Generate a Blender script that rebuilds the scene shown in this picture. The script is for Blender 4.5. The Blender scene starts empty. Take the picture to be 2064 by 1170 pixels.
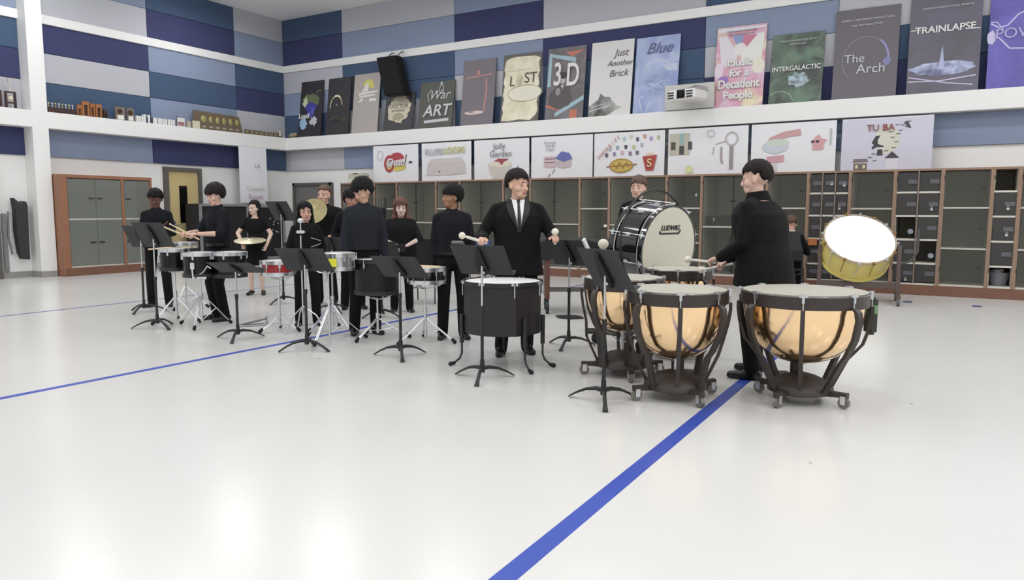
import bpy, bmesh, math, random
from math import sin, cos, pi, radians, atan2, sqrt, hypot
from mathutils import Vector, Matrix, Euler
random.seed(7)
C = bpy.context.scene.collection
V = Vector
# ---------------------------------------------------------------- camera
FPX, CX, CY = 1490.5, 1032.0, 585.0
PITCH, YAW, ROLL, EYE = radians(-6.069), radians(30.914), radians(.09), 1.40
fw = V((-sin(YAW)*cos(PITCH), cos(YAW)*cos(PITCH), sin(PITCH)))
_r = V((cos(YAW), sin(YAW), 0)); _u = _r.cross(fw)
rt = _r*cos(ROLL) + _u*sin(ROLL); up = _u*cos(ROLL) - _r*sin(ROLL)
O = V((0, 0, EYE))
cd = bpy.data.cameras.new('camera'); cam = bpy.data.objects.new('camera', cd); C.objects.link(cam)
cd.sensor_fit = 'HORIZONTAL'; cd.sensor_width = 36; cd.lens = 36*FPX/2064; cd.clip_end = 200
M3 = Matrix((rt, up, -fw)).transposed(); cam.matrix_world = Matrix.Translation(O) @ M3.to_4x4()
bpy.context.scene.camera = cam
# survey helpers: meet a sight line with a real plane of the room
def ray(x, y): return (fw*FPX + rt*(x-CX) - up*(y-CY)).normalized()
def hit(x, y, ax, v):
    d = ray(x, y); return O + d*((v-O[ax])/d[ax])
def onX(x, y, v): return hit(x, y, 0, v)
def onY(x, y, v): return hit(x, y, 1, v)
def onZ(x, y, v=0.): return hit(x, y, 2, v)
# ---------------------------------------------------------------- world, exposure, light
w = bpy.data.worlds.new('world'); bpy.context.scene.world = w; w.use_nodes = True
w.node_tree.nodes['Background'].inputs[0].default_value = (.9, .95, 1, 1)
w.node_tree.nodes['Background'].inputs[1].default_value = .15
vs = bpy.context.scene.view_settings
vs.view_transform = 'Standard'; vs.look = 'None'; vs.gamma = 1; vs.use_curve_mapping = False; vs.exposure = 0.0
bpy.context.scene.cycles.max_bounces = 8; bpy.context.scene.cycles.diffuse_bounces = 5
bpy.context.scene.cycles.transparent_max_bounces = 12
bpy.context.scene.cycles.sample_clamp_indirect = 6
LAMP_W = 35.5
LAMPS = [(x, y) for x in (-15.0, -11.8, -8.5, -5.2, -1.8, 1.6, 5.0) for y in (-3.4, .4, 4.2, 8.0, 11.7)]
HANG = 6.5  # dropped below the ceiling to make room for the added uplights
CEIL = 6.78
for i, (x, y) in enumerate(LAMPS):
    ld = bpy.data.lights.new('ceiling_lamp_light', 'AREA'); ld.shape = 'RECTANGLE'; ld.size = 1.15; ld.size_y = .55
    ld.energy = LAMP_W*(2.5 if x > 4 else 1); ld.color = (.985, .99, 1)  # rightmost column is added and boosted to brighten that side of the room
    lu = ld.copy(); lu.energy = LAMP_W*(.7 if x < -11 and y > 7 else .1)  # added upward fill to brighten the ceiling, strongest near the far corner
    lo = bpy.data.objects.new('ceiling_lamp_light', ld); C.objects.link(lo); lo.location = (x, y, HANG-.01)
    l2 = bpy.data.objects.new('added_ceiling_uplight', lu); C.objects.link(l2); l2.location = (x, y, HANG+.07); l2.rotation_euler = (pi, 0, 0)
# ---------------------------------------------------------------- materials
def lin(c): return tuple(((v/255)/12.92 if v/255 <= .04045 else ((v/255+.055)/1.055)**2.4) for v in c)
MATS = {}
def mat(name, rgb, rough=.6, metal=0., var=0., vscale=8., bump=0., bscale=40., coat=0., spec=.5, alpha=1., emit=None, sheen=0):
    if name in MATS: return MATS[name]
    m = bpy.data.materials.new(name); m.use_nodes = True; nt = m.node_tree; b = nt.nodes['Principled BSDF']
    c = lin(rgb) + (1,); b.inputs['Base Color'].default_value = c
    b.inputs['Roughness'].default_value = rough; b.inputs['Metallic'].default_value = metal
    b.inputs['Coat Weight'].default_value = coat; b.inputs['Coat Roughness'].default_value = .08
    b.inputs['Specular IOR Level'].default_value = spec; b.inputs['Alpha'].default_value = alpha
    if sheen: b.inputs['Sheen Weight'].default_value = sheen
    if emit: b.inputs['Emission Color'].default_value = lin(emit[0])+(1,); b.inputs['Emission Strength'].default_value = emit[1]
    tc = nt.nodes.new('ShaderNodeTexCoord')
    if var:
        n = nt.nodes.new('ShaderNodeTexNoise'); n.inputs['Scale'].default_value = vscale; n.inputs['Detail'].default_value = 4
        nt.links.new(tc.outputs['Object'], n.inputs['Vector'])
        mx = nt.nodes.new('ShaderNodeMix'); mx.data_type = 'RGBA'
        mx.inputs[6].default_value = tuple(v*(1-var) for v in c[:3])+(1,); mx.inputs[7].default_value = tuple(min(1, v*(1+var)) for v in c[:3])+(1,)
        nt.links.new(n.outputs['Fac'], mx.inputs[0]); nt.links.new(mx.outputs[2], b.inputs['Base Color'])
    if bump:
        n2 = nt.nodes.new('ShaderNodeTexNoise'); n2.inputs['Scale'].default_value = bscale; n2.inputs['Detail'].default_value = 3
        nt.links.new(tc.outputs['Object'], n2.inputs['Vector'])
        bp = nt.nodes.new('ShaderNodeBump'); bp.inputs['Strength'].default_value = bump; bp.inputs['Distance'].default_value = .02
        nt.links.new(n2.outputs['Fac'], bp.inputs['Height']); nt.links.new(bp.outputs['Normal'], b.inputs['Normal'])
    MATS[name] = m; return m
def flat(rgb, rough=.6):
    rgb = tuple(int(v*.86+g*.14) for v, g in zip(rgb, (150, 148, 152)))  # slight veil of haze put into the colour by washing it toward grey
    return mat('paint_%d_%d_%d' % tuple(rgb), rgb, rough)
WHITE = mat('white_paint', (234, 234, 233), .55, var=.015, vscale=3)
BLACKM = mat('black_metal', (34, 34, 35), .45)
BLACKP = mat('black_plastic', (26, 26, 28), .4)
RUBBER = mat('rubber', (22, 22, 23), .8)
CHROME = mat('chrome', (214, 216, 220), .3, 1.)
STEEL = mat('steel', (200, 202, 205), .28, .85)
DKWOOD = mat('red_brown_wood', (118, 82, 66), .45, var=.18, vscale=6)
WOOD = mat('oak_wood', (142, 116, 98), .5, var=.15, vscale=7)
BLKLACQ = mat('black_lacquer', (10, 10, 14), .1, coat=1.)
HEADW = mat('drum_head_white', (226, 224, 218), .45, var=.03, vscale=5)
STICKW = mat('stick_wood', (226, 205, 170), .5)
FELT = mat('white_felt', (226, 220, 205), .9)
# ---------------------------------------------------------------- mesh builder
def frame(d):
    d = V(d).normalized(); a = V((0, 0, 1)) if abs(d.z) < .9 else V((1, 0, 0))
    x = a.cross(d).normalized(); return Matrix((x, d.cross(x), d)).transposed()
class MB:
    def __init__(s): s.v = []; s.f = []; s.m = []; s.T = Matrix.Identity(4); s.mi = 0
    def add(s, vs, fs):
        b = len(s.v); s.v += [s.T @ V(p) for p in vs]; s.f += [[b+i for i in f] for f in fs]; s.m += [s.mi]*len(fs); return s
    def box(s, c, d, rot=None, bev=0.):
        bm = bmesh.new(); bmesh.ops.create_cube(bm, size=1)
        for v in bm.verts: v.co = V((v.co.x*d[0], v.co.y*d[1], v.co.z*d[2]))
        if bev: bmesh.ops.bevel(bm, geom=bm.edges[:], offset=bev, segments=2, affect='EDGES')
        R = rot.to_matrix().to_4x4() if isinstance(rot, Euler) else (rot.to_4x4() if rot is not None else Matrix.Identity(4))
        bm.verts.ensure_lookup_table()
        s.add([V(c) + (R @ v.co) for v in bm.verts], [[v.index for v in f.verts] for f in bm.faces]); bm.free(); return s
    def b2(s, p, q, bev=0.): return s.box([(a+b)/2 for a, b in zip(p, q)], [abs(b-a) for a, b in zip(p, q)], bev=bev)
    def loft(s, rings, cap=True, close=True):
        n = len(rings[0]); vs = [p for r in rings for p in r]; fs = []
        for i in range(len(rings)-1):
            for j in range(n if close else n-1):
                k = (j+1) % n; fs.append([i*n+j, i*n+k, (i+1)*n+k, (i+1)*n+j])
        if cap: fs.append(list(range(n))[::-1]); fs.append([(len(rings)-1)*n+j for j in range(n)])
        return s.add(vs, fs)
    def cyl(s, a, b, r, r2=None, n=16):
        a = V(a); b = V(b); r2 = r if r2 is None else r2; F = frame(b-a)
        return s.loft([[a + F @ V((r*cos(2*pi*i/n), r*sin(2*pi*i/n), 0)) for i in range(n)], [b + F @ V((r2*cos(2*pi*i/n), r2*sin(2*pi*i/n), 0)) for i in range(n)]])
    def tube(s, pts, r, n=8, close=False):
        pts = [V(p) for p in pts]; rs = r if isinstance(r, (list, tuple)) else [r]*len(pts); rings = []; N = len(pts)
        X = None
        for i, p in enumerate(pts):
            d = (pts[(i+1) % N]-pts[i-1]) if (close or 0 < i < N-1) else (pts[1]-pts[0] if i == 0 else pts[-1]-pts[-2])
            d = d.normalized()
            if X is None: X = frame(d).col[0].copy()
            X = (X - d*X.dot(d)).normalized(); Yv = d.cross(X)
            rings.append([p + X*rs[i]*cos(2*pi*k/n) + Yv*rs[i]*sin(2*pi*k/n) for k in range(n)])
        if close: rings.append(rings[0])
        return s.loft(rings, cap=not close)
    def lathe(s, prof, n=32, c=(0, 0, 0), d=(0, 0, 1), cap=True):
        F = frame(d); c = V(c)
        return s.loft([[c + F @ V((r*cos(2*pi*i/n), r*sin(2*pi*i/n), z)) for i in range(n)] for r, z in prof], cap=cap)
    def sph(s, c, r, n=12, R=None):
        r = (r, r, r) if isinstance(r, (int, float)) else r; vs = []; fs = []; m = max(4, n//2); c = V(c)
        R = R or Matrix.Identity(3)
        vs.append(c + R @ V((0, 0, r[2])))
        for i in range(1, m):
            t = pi*i/m
            for j in range(n): vs.append(c + R @ V((r[0]*sin(t)*cos(2*pi*j/n), r[1]*sin(t)*sin(2*pi*j/n), r[2]*cos(t))))
        vs.append(c + R @ V((0, 0, -r[2])))
        for j in range(n): fs.append([0, 1+j, 1+(j+1) % n])
        for i in range(m-2):
            for j in range(n):
                a = 1+i*n+j; b = 1+i*n+(j+1) % n; fs.append([a, a+n, b+n, b])
        L = len(vs)-1; o = 1+(m-2)*n
        for j in range(n): fs.append([L, o+(j+1) % n, o+j])
        return s.add(vs, fs)
    def cap(s, a, b, ra, rb, n=12, sx=1., axis=None):
        """tapered capsule; sx squashes it along axis"""
        a = V(a); b = V(b); d = (b-a); L = d.length
        if L < 1e-5: return s.sph(a, ra, n)
        d /= L; F = frame(d); rings = []
        for k in range(1, 5):
            t = pi/2*(1-k/4); rings.append((a - d*ra*sin(t), ra*cos(t)))
        for k in range(0, 4):
            t = pi/2*k/4; rings.append((b + d*rb*sin(t), rb*cos(t)))
        out = [[a - d*ra]*0]
        R = []
        for c, r in rings:
            R.append([c + F @ V((r*cos(2*pi*i/n), r*sin(2*pi*i/n), 0)) for i in range(n)])
        if sx != 1. and axis is not None:
            ax = V(axis).normalized(); mid = (a+b)/2
            R = [[p - ax*((p-mid).dot(ax))*(1-sx) for p in ring] for ring in R]
        return s.loft(R)
    def prism(s, pts, h, P=None):
        """2D polygon in local x,z extruded along -y by h; P maps"""
        n = len(pts); vs = [(x, 0, z) for x, z in pts] + [(x, -h, z) for x, z in pts]
        if P: vs = [P @ V(v) for v in vs]
        return s.add(vs, [list(range(n)), [n+i for i in range(n)][::-1]] + [[i, n+i, n+(i+1) % n, (i+1) % n] for i in range(n)])
    def torus(s, c, R, r, d=(0, 0, 1), n=40, m=8):
        F = frame(d); c = V(c)
        return s.tube([c + F @ V((R*cos(2*pi*i/n), R*sin(2*pi*i/n), 0)) for i in range(n)], r, m, close=True)
    def build(s, name, mats, parent=None, smooth=True, ang=38, fix=True):
        me = bpy.data.meshes.new(name); me.from_pydata([tuple(v) for v in s.v], [], s.f)
        mats = mats if isinstance(mats, (list, tuple)) else [mats]
        for m in mats: me.materials.append(m)
        me.polygons.foreach_set('material_index', s.m)
        if fix:
            bm = bmesh.new(); bm.from_mesh(me); bmesh.ops.recalc_face_normals(bm, faces=bm.faces[:]); bm.to_mesh(me); bm.free()
        if smooth:
            me.polygons.foreach_set('use_smooth', [True]*len(me.polygons))
            me.set_sharp_from_angle(angle=radians(ang))
        me.update()
        o = bpy.data.objects.new(name, me); C.objects.link(o)
        if parent: o.parent = parent
        return o
def tag(o, label=None, cat=None, group=None, kind=None):
    if label: o['label'] = label
    if cat: o['category'] = cat
    if group: o['group'] = group
    if kind: o['kind'] = kind
    return o
def thing(name, label, cat, loc=(0, 0, 0), rz=0., group=None):
    o = bpy.data.objects.new(name, None); C.objects.link(o); o.location = loc; o.rotation_euler = (0, 0, rz)
    o.empty_display_size = .1
    return tag(o, label, cat, group)
def copy_tree(o, parent=None):
    c = o.copy(); C.objects.link(c)
    if parent: c.parent = parent
    for ch in list(o.children): copy_tree(ch, c)
    return c
def struct(name, mb, m, parent=None, **k):
    o = mb.build(name, m, parent, **k)
    if parent is None: o['kind'] = 'structure'
    return o
def text(name, body, size, m, parent, loc, rot=(pi/2, 0, 0), ext=.0015, shear=0., sx=1., align='CENTER', off=0., space=1.):
    cu = bpy.data.curves.new(name, 'FONT'); cu.body = body; cu.size = size; cu.extrude = ext; cu.shear = shear
    cu.align_x = align; cu.align_y = 'CENTER'; cu.bevel_depth = off*.8; cu.bevel_resolution = 0; cu.space_character = space; cu.materials.append(m)
    o = bpy.data.objects.new(name, cu); me = bpy.data.meshes.new_from_object(o)
    bm = bmesh.new(); bm.from_mesh(me); bad = [v for v in bm.verts if max(abs(v.co.x), abs(v.co.y)) > 2]
    if bad: bmesh.ops.delete(bm, geom=bad, context='VERTS'); bm.to_mesh(me)
    bm.free()
    bpy.data.objects.remove(o); bpy.data.curves.remove(cu)
    o = bpy.data.objects.new(name, me); C.objects.link(o); o.parent = parent; o.location = (loc[0], loc[1]-off*.8, loc[2]); o.rotation_euler = rot; o.scale = (sx, 1, 1)
    return o
# ================================================================ the room
XW, XS, XC = -16.83, -16.45, -16.22      # left wall, shelf front, cabinet front
YW, YS, YC = 15.31, 14.99, 14.22         # back wall, shelf front, cabinet front
XR, YF = 7.5, -6.5
def floor_mat():
    m = bpy.data.materials.new('waxed_white_floor'); m.use_nodes = True; nt = m.node_tree; b = nt.nodes['Principled BSDF']
    b.inputs['Roughness'].default_value = .22; b.inputs['Specular IOR Level'].default_value = .45
    tc = nt.nodes.new('ShaderNodeTexCoord')
    n = nt.nodes.new('ShaderNodeTexNoise'); n.inputs['Scale'].default_value = .6; n.inputs['Detail'].default_value = 5
    nt.links.new(tc.outputs['Object'], n.inputs['Vector'])
    r = nt.nodes.new('ShaderNodeValToRGB'); r.color_ramp.elements[0].color = lin((210, 209, 207))+(1,); r.color_ramp.elements[1].color = lin((219, 218, 216))+(1,)
    nt.links.new(n.outputs['Fac'], r.inputs['Fac'])
    v = nt.nodes.new('ShaderNodeTexNoise'); v.inputs['Scale'].default_value = 9; v.inputs['Detail'].default_value = 2
    mp = nt.nodes.new('ShaderNodeMapping'); mp.inputs['Scale'].default_value = (1, .45, 1); mp.inputs['Rotation'].default_value = (0, 0, .7)
    nt.links.new(tc.outputs['Object'], mp.inputs['Vector']); nt.links.new(mp.outputs['Vector'], v.inputs['Vector'])
    r2 = nt.nodes.new('ShaderNodeValToRGB'); r2.color_ramp.elements[0].position = .20; r2.color_ramp.elements[1].position = .235
    r2.color_ramp.elements[0].color = lin((150, 146, 140))+(1,); r2.color_ramp.elements[1].color = (1, 1, 1, 1)
    nt.links.new(v.outputs['Fac'], r2.inputs['Fac'])
    mx = nt.nodes.new('ShaderNodeMix'); mx.data_type = 'RGBA'; mx.blend_type = 'MULTIPLY'; mx.inputs[0].default_value = .8
    nt.links.new(r.outputs['Color'], mx.inputs[6]); nt.links.new(r2.outputs['Color'], mx.inputs[7]); nt.links.new(mx.outputs[2], b.inputs['Base Color'])
    # thin tile joints every 0.3 m, barely there
    return m
struct('floor', MB().b2((XW-.3, YF-.3, -.2), (XR+.3, YW+.3, 0)), floor_mat(), smooth=False)
struct('ceiling', MB().b2((XW-.3, YF-.3, CEIL), (XR+.3, YW+.3, CEIL+.2)), mat('ceiling_white', (244, 244, 242), .8), smooth=False)
wl = struct('wall_left', MB().b2((XW-.25, YF, 0), (XW, YW+.25, CEIL)), WHITE, smooth=False)
wb = struct('wall_back', MB().b2((XW, YW, 0), (XR, YW+.25, CEIL)), WHITE, smooth=False)
struct('wall_right', MB().b2((XR, YF, 0), (XR+.25, YW+.25, CEIL)), WHITE, smooth=False)
struct('wall_front', MB().b2((XW, YF-.25, 0), (XR, YF, CEIL)), WHITE, smooth=False)
# fabric panels: navy, slate teal, mid blue, pale grey
PN = dict(N=mat('navy_fabric', (58, 62, 100), .9, bump=.1, bscale=300), T=mat('slate_teal_fabric', (66, 86, 114), .9, bump=.1, bscale=300),
          B=mat('mid_blue_fabric', (134, 147, 172), .9, bump=.1, bscale=300), G=mat('pale_grey_fabric', (183, 184, 191), .9, bump=.1, bscale=300))
PT = .05
ROWS = {'low': (2.55, 3.12), 'r1': (3.46, 4.11), 'r2': (4.11, 4.72), 'r3': (4.72, 5.32), 'r4': (5.51, 6.17), 'r5': (6.17, 6.78)}
def pan(side, a, b, row, col):
    z0, z1 = ROWS[row]; g = .004
    mb = MB()
    if side == 'L': mb.b2((XW, a+g, z0+g), (XW+PT, b-g, z1-g), bev=.006)
    else: mb.b2((a+g, YW-PT, z0+g), (b-g, YW, z1-g), bev=.006)
    mb.build('acoustic_panel', PN[col], wl if side == 'L' else wb, smooth=False)
for a, b, cols in ((3., 5.9, 'BTNGNB'), (5.9, 8.22, 'NGNTB?'), (8.54, 11.1, 'BTGNGB'), (11.1, 13.6, 'NBTBNT'), (13.6, YW-PT, 'TGNTBG')):
    for row, c in zip(('low', 'r1', 'r2', 'r3', 'r4', 'r5'), cols):
        if c != '?': pan('L', a, b, row, c)
for a, b, cols in ((XW+PT, -14.5, 'GTBGNT'), (-14.5, -10.79, 'BGTTBG'), (-10.79, -8.32, 'TTGBNB'), (-8.32, -4.58, 'GTTNGT'), (-4.58, -2.09, 'BNGBTN'), (-2.09, 1.62, 'BNTGGB'), (1.62, 4.1, 'NTBNTG')):
    for row, c in zip(('low', 'r1', 'r2', 'r3', 'r4', 'r5'), cols): pan('B', a, b, row, c)
# white bands
struct('trim_1', MB().b2((XW, YF, 5.32), (XW+.09, YW, 5.51), bev=.008), WHITE, smooth=False)
struct('trim_2', MB().b2((XW+.09, YW-.09, 5.32), (XR, YW, 5.51), bev=.008), WHITE, smooth=False)
struct('trim_3', MB().b2((XW, YF, 3.12), (XS, YW, 3.46), bev=.006), WHITE, smooth=False)
struct('trim_4', MB().b2((XS, YS, 3.12), (XR, YW, 3.46), bev=.006), WHITE, smooth=False)
struct('trim_5', MB().b2((XW, 8.22, 0), (XS+.001, 8.54, CEIL)), WHITE, smooth=False)
GREYB = mat('grey_vinyl_base', (150, 149, 147), .5)
mb = MB().b2((XW, YF, 0), (XW+.012, 6.4, .13)).b2((XW, 7.62, 0), (XW+.012, 8.22, .13)).b2((XS, 8.21, 0), (XS+.012, 8.54, .13)).b2((XW, 8.208, 0), (XS+.012, 8.22, .13)).b2((XW, 10.95, 0), (XW+.012, 11.36, .13)).b2((XW, 12.45, 0), (XW+.012, YW, .13))
struct('baseboard_left', mb, GREYB, smooth=False)
struct('baseboard_back', MB().b2((XW, YW-.012, 0), (-16.55, YW, .13)).b2((-15.0, YW-.012, 0), (-14.85, YW, .13)), GREYB, smooth=False)
# doors
TAN = mat('tan_door_paint', (196, 178, 128), .45, var=.04, vscale=2); DFR = mat('dark_grey_frame', (92, 88, 84), .5)
def door_left(n, y0, y1, h, win):
    mb = MB().b2((XW, y0-.1, 0), (XW+.1, y0, h+.1)).b2((XW, y1, 0), (XW+.1, y1+.1, h+.1)).b2((XW, y0, h), (XW+.1, y1, h+.1))
    d = struct('door_%d' % n, mb, DFR, smooth=False)
    MB().b2((XW, y0, .02), (XW+.05, y1, h)).build('door_leaf', TAN, d, smooth=False)
    MB().b2((XW+.05, win[0], win[2]), (XW+.058, win[1], win[3])).build('vision_pane', mat('dark_glass', (14, 14, 16), .05), d, smooth=False)
    hy = y0+.1
    MB().b2((XW+.05, hy, .95), (XW+.065, hy+.06, 1.15)).cyl((XW+.05, hy+.03, 1.05), (XW+.11, hy+.03, 1.05), .012).cyl((XW+.11, hy+.03, 1.05), (XW+.11, hy+.14, 1.05), .01).build('door_handle', STEEL, d)
door_left(1, 6.5, 7.52, 2.13, (7.05, 7.25, 1.05, 1.75))
door_left(2, 11.46, 12.3, 2.38, (11.76, 11.98, 1.1, 2.03))
d3 = struct('door_3', MB().b2((-16.5, YW-.1, 0), (-16.42, YW, 2.2)).b2((-15.06, YW-.1, 0), (-14.98, YW, 2.2)).b2((-16.5, YW-.1, 2.12), (-14.98, YW, 2.2)), DFR, smooth=False)
MB().b2((-16.42, YW-.05, .02), (-15.06, YW-.01, 2.12)).build('door_leaf', mat('grey_door', (112, 110, 110), .5), d3, smooth=False)
MB().b2((-15.3, YW-.065, .95), (-15.24, YW-.05, 1.15)).cyl((-15.27, YW-.05, 1.05), (-15.27, YW-.12, 1.05), .012).build('door_handle', STEEL, d3)
# blue tape lines on the floor, running away from the camera
TAPE = mat('blue_tape', (50, 76, 170), .4); TAPED = mat('dark_blue_tape', (86, 92, 140), .5)
def tape(label, x, y0, y1, wd, m, x1=None):
    x1 = x if x1 is None else x1
    o = MB().add([(x-wd/2, y0, .0012), (x+wd/2, y0, .0012), (x1+wd/2, y1, .0012), (x1-wd/2, y1, .0012), (x-wd/2, y0, 0), (x+wd/2, y0, 0), (x1+wd/2, y1, 0), (x1-wd/2, y1, 0)],
        [[0, 1, 2, 3], [4, 5, 1, 0], [5, 6, 2, 1], [6, 7, 3, 2], [7, 4, 0, 3]]).build('floor_tape', m, smooth=False)
    tag(o, label, 'floor tape', 'blue tape lines on the floor')
tape('wide bright blue tape line passing under the kettledrums to the bottom edge', -1.40, .9, 8.1, .095, TAPE, -1.46)
tape('blue tape line running from the left edge behind the row of drum stands', -6.07, .5, 8.6, .075, TAPE, -6.07)
tape('thin dark tape line under the wheel of the covered marimba', -6.1, 8.6, 13.2, .06, TAPED)
tape('dark blue tape line past the feet of the person in the far left row', -10.85, 1., 13.0, .06, TAPED)
tape('faint tape line along the foot of the left wall cabinet', -15.6, 1., 12.0, .05, mat('faint_tape', (150, 160, 175), .5))
for (x, y), l in (((-.59, 13.05), 'small blue tape square nearer the big yellow drum'), ((.33, 12.97), 'small blue tape square nearer the right edge of the floor')):
    o = MB().b2((x-.06, y-.1, 0), (x+.06, y+.1, .0015)).build('tape_square', mat('navy_tape', (70, 76, 130), .5), smooth=False)
    tag(o, l, 'floor tape', 'blue tape squares')
# ceiling light fittings around the lamps
FIT = mat('fitting_white', (225, 225, 225), .5)
for i, (x, y) in enumerate(LAMPS):
    t = thing('ceiling_light', 'white rectangular light panel hung below the ceiling', 'ceiling light', (x, y, HANG+.05), 0, 'ceiling lights above the band room')
    MB().b2((-.62, -.32, -.05), (.62, -.29, 0)).b2((-.62, .29, -.05), (.62, .32, 0)).b2((-.62, -.29, -.05), (-.59, .29, 0)).b2((.59, -.29, -.05), (.62, .29, 0)).b2((-.62, -.02, -.04), (.62, .02, -.01)).build('frame', FIT, t, smooth=False)
    for u in (-.5, .5): MB().cyl((u, 0, 0), (u, 0, CEIL-HANG-.05), .006, n=6).build('hanger_rod', STEEL, t)
# ================================================================ instrument cabinets
CARC = mat('grey_laminate', (172, 170, 158), .6, var=.04, vscale=2); EDGE = mat('white_shelf_edge', (205, 200, 190), .5)
CELL = mat('dark_cell_door', (52, 51, 50), .5); MESH = mat('smoky_mesh', (100, 101, 94), .4, alpha=.22); DARKM = mat('dark_hinge', (30, 28, 28), .5)
PLATE = mat('grey_latch_plate', (92, 90, 98), .4)
BASEH, CABH = .17, 2.12
def cabinet_back(xa, xb, kind, label, last=False):
    """xa..xb upright centres on the back wall; kind wide / tall / cells n x rows"""
    t = thing('instrument_cabinet', label, 'cabinet', (xa, YC, 0), 0, None)
    W = xb-xa; D = YW-YC-.03; e = .0275
    mb = MB()
    mb.b2((0, 0, BASEH), (e, D, CABH)).b2((W-e, 0, BASEH), (W, D, CABH)).b2((e, 0, CABH-.035), (W-e, D, CABH))
    mb.build('carcass', WOOD, t, smooth=False)
    MB().b2((0, .0, 0), (W, D, BASEH), bev=.003).build('plinth', DKWOOD, t, smooth=False)
    MB().b2((e, D-.02, BASEH), (W-e, D, CABH-.035)).b2((e, .05, BASEH), (e+.012, D-.02, CABH-.035)).b2((W-e-.012, .05, BASEH), (W-e, D-.02, CABH-.035)).build('back_panel', CARC, t, smooth=False)
    def shelf(z, x0=e, x1=W-e): MB().b2((x0+.001, .012, z-.016), (x1-.001, D-.02, z+.016), bev=.003).build('shelf', EDGE, t, smooth=False)
    shelf(BASEH+.016)
    if kind[0] == 'tall':
        zs = kind[1]
        for z in zs: shelf(z)
        cuts = [BASEH+.032]+[z for z in zs]+[CABH-.035]
        for z0, z1 in zip(cuts[:-1], cuts[1:]):
            ds = [(e, W-e)] if W < 1. else [(e, W/2), (W/2, W-e)]
            for k, (x0, x1) in enumerate(ds):
                d = MB().b2((x0+.004, .006, z0+.018), (x1-.004, .009, z1-.018)).build('mesh_door', MESH, t, smooth=False)
                fr = MB(); a, b, c, g = x0+.004, x1-.004, z0+.018, z1-.018
                fr.b2((a, .003, c), (a+.006, .011, g)).b2((b-.006, .003, c), (b, .011, g)).b2((a+.005, .003, c), (b-.005, .011, c+.005)).b2((a+.005, .003, g-.005), (b-.005, .011, g))
                if len(ds) == 1 or k == 1:
                    pass
                fr.build('door_edge', DARKM, d, smooth=False)
                hx = x1-.02 if (k == 0 and len(ds) == 2) else (x0+.02 if len(ds) == 2 else x1-.09)
                zc = (z0+z1)/2
                MB().b2((hx-.035, -.004, zc-.008), (hx+.035, .004, zc+.008)).build('latch', DARKM, d, smooth=False)
    else:
        n, zs = kind[1], kind[2]
        for z in zs: shelf(z)
        cuts = [BASEH+.03]+list(zs)+[CABH-.035]; cw = (W-2*e)/n
        for k in range(1, n): MB().b2((e+k*cw-.012, .0, BASEH+.03), (e+k*cw+.012, D-.02, CABH-.035)).build('divider', mat('grey_brown_edge', (122, 108, 98), .5), t, smooth=False)
        for k in range(n):
            for j in range(len(cuts)-1):
                op = kind[3] if len(kind) > 3 else ()
                x0, x1 = e+k*cw+.016, e+(k+1)*cw-.016; z0, z1 = cuts[j]+.02, cuts[j+1]-.02
                if (k, j) in op: continue
                d = MB().b2((x0, .02, z0), (x1, .026, z1)).build('cell_door', CELL, t, smooth=False)
                MB().b2((x1-.14, .008, (z0+z1)/2-.035), (x1-.005, .02, (z0+z1)/2+.035)).build('latch', PLATE, d, smooth=False)
    # hinges on the left upright
    for z in (BASEH+.25, CABH-.2): MB().b2((e-.006, -.006, z), (e+.008, .004, z+.07)).build('hinge', DARKM, t, smooth=False)
    return t
ups = [(686, 367), (754, 367), (799, 366), (878, 365), (926, 364), (1014, 362), (1069, 360), (1168.5, 358), (1228, 356), (1344, 353), (1415, 351), (1547, 348), (1630, 346), (1715, 344), (1806, 342), (1902, 340), (2003, 338), (2059, 336)]
UX = [onY(x, y+3, YC).x for x, y in ups] + [1.75]
shl = onY(1120, 452, YC).z; shn = onY(1200, 421, YC).z
r3 = [onY(1860, y, YC).z for y in (532, 484, 436, 388)]
r2 = [onY(1950, y, YC).z for y in (502, 419)]
r1 = [onY(2030, y, YC).z for y in (539, 488, 437, 386)]
rc = [onY(1672, y, YC).z for y in (533, 482, 435, 390)]
kinds = [('tall', [shl]), ('tall', [shn]), ('tall', [shl]), ('tall', [shn]), ('tall', [shl]), ('tall', [shn]), ('tall', [shl]),
         ('tall', [.62, shn]), ('tall', [shl]), ('cells', 1, rc[1:]+[], ()), ('tall', [onY(1480, 458, YC).z]), ('tall', [onY(1590, 420, YC).z]), ('cells', 3, rc, ()),
         ('tall', [.7, onY(1760, 421, YC).z]), ('cells', 2, r3, ((0, 2), (1, 1))), ('tall', r2), ('cells', 1, r1, ((0, 0), (0, 4))), ('tall', r2)]
kinds[9] = ('tall', [onY(1390, 490, YC).z, onY(1380, 420, YC).z])
labs = ['first instrument cabinet beside the grey doorway in the corner', 'narrow mesh cabinet behind the dark haired person looking down', 'wide mesh cabinet behind the person holding the small drum',
 'narrow mesh cabinet behind the person in profile with black hair', 'wide mesh cabinet just left of the person in the black suit and tie', 'narrow cabinet hidden behind the head of the person in suit and tie',
 'wide cabinet just right of the person in suit and tie', 'narrow cabinet with a high shelf and small white tag, left of the short haired person', 'wide mesh cabinet directly behind the black bass drum hoop',
 'narrow cabinet with a white lock tag right of the black bass drum', 'wide cabinet holding a flat black instrument case', 'dark cabinet above the seated person with the white collar',
 'cabinet of three columns of small dark locker cells', 'wide mesh cabinet behind the yellow bass drum', 'cabinet of two columns of dark cells right of the yellow drum',
 'wide pale mesh cabinet with three compartments near the right edge', 'single column of dark cells with a basket in the lowest cell', 'mesh cabinet cut by the right edge of the picture']
for i, k in enumerate(kinds): cabinet_back(UX[i], UX[i+1], k, labs[i])
def cell_obj(): pass
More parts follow.
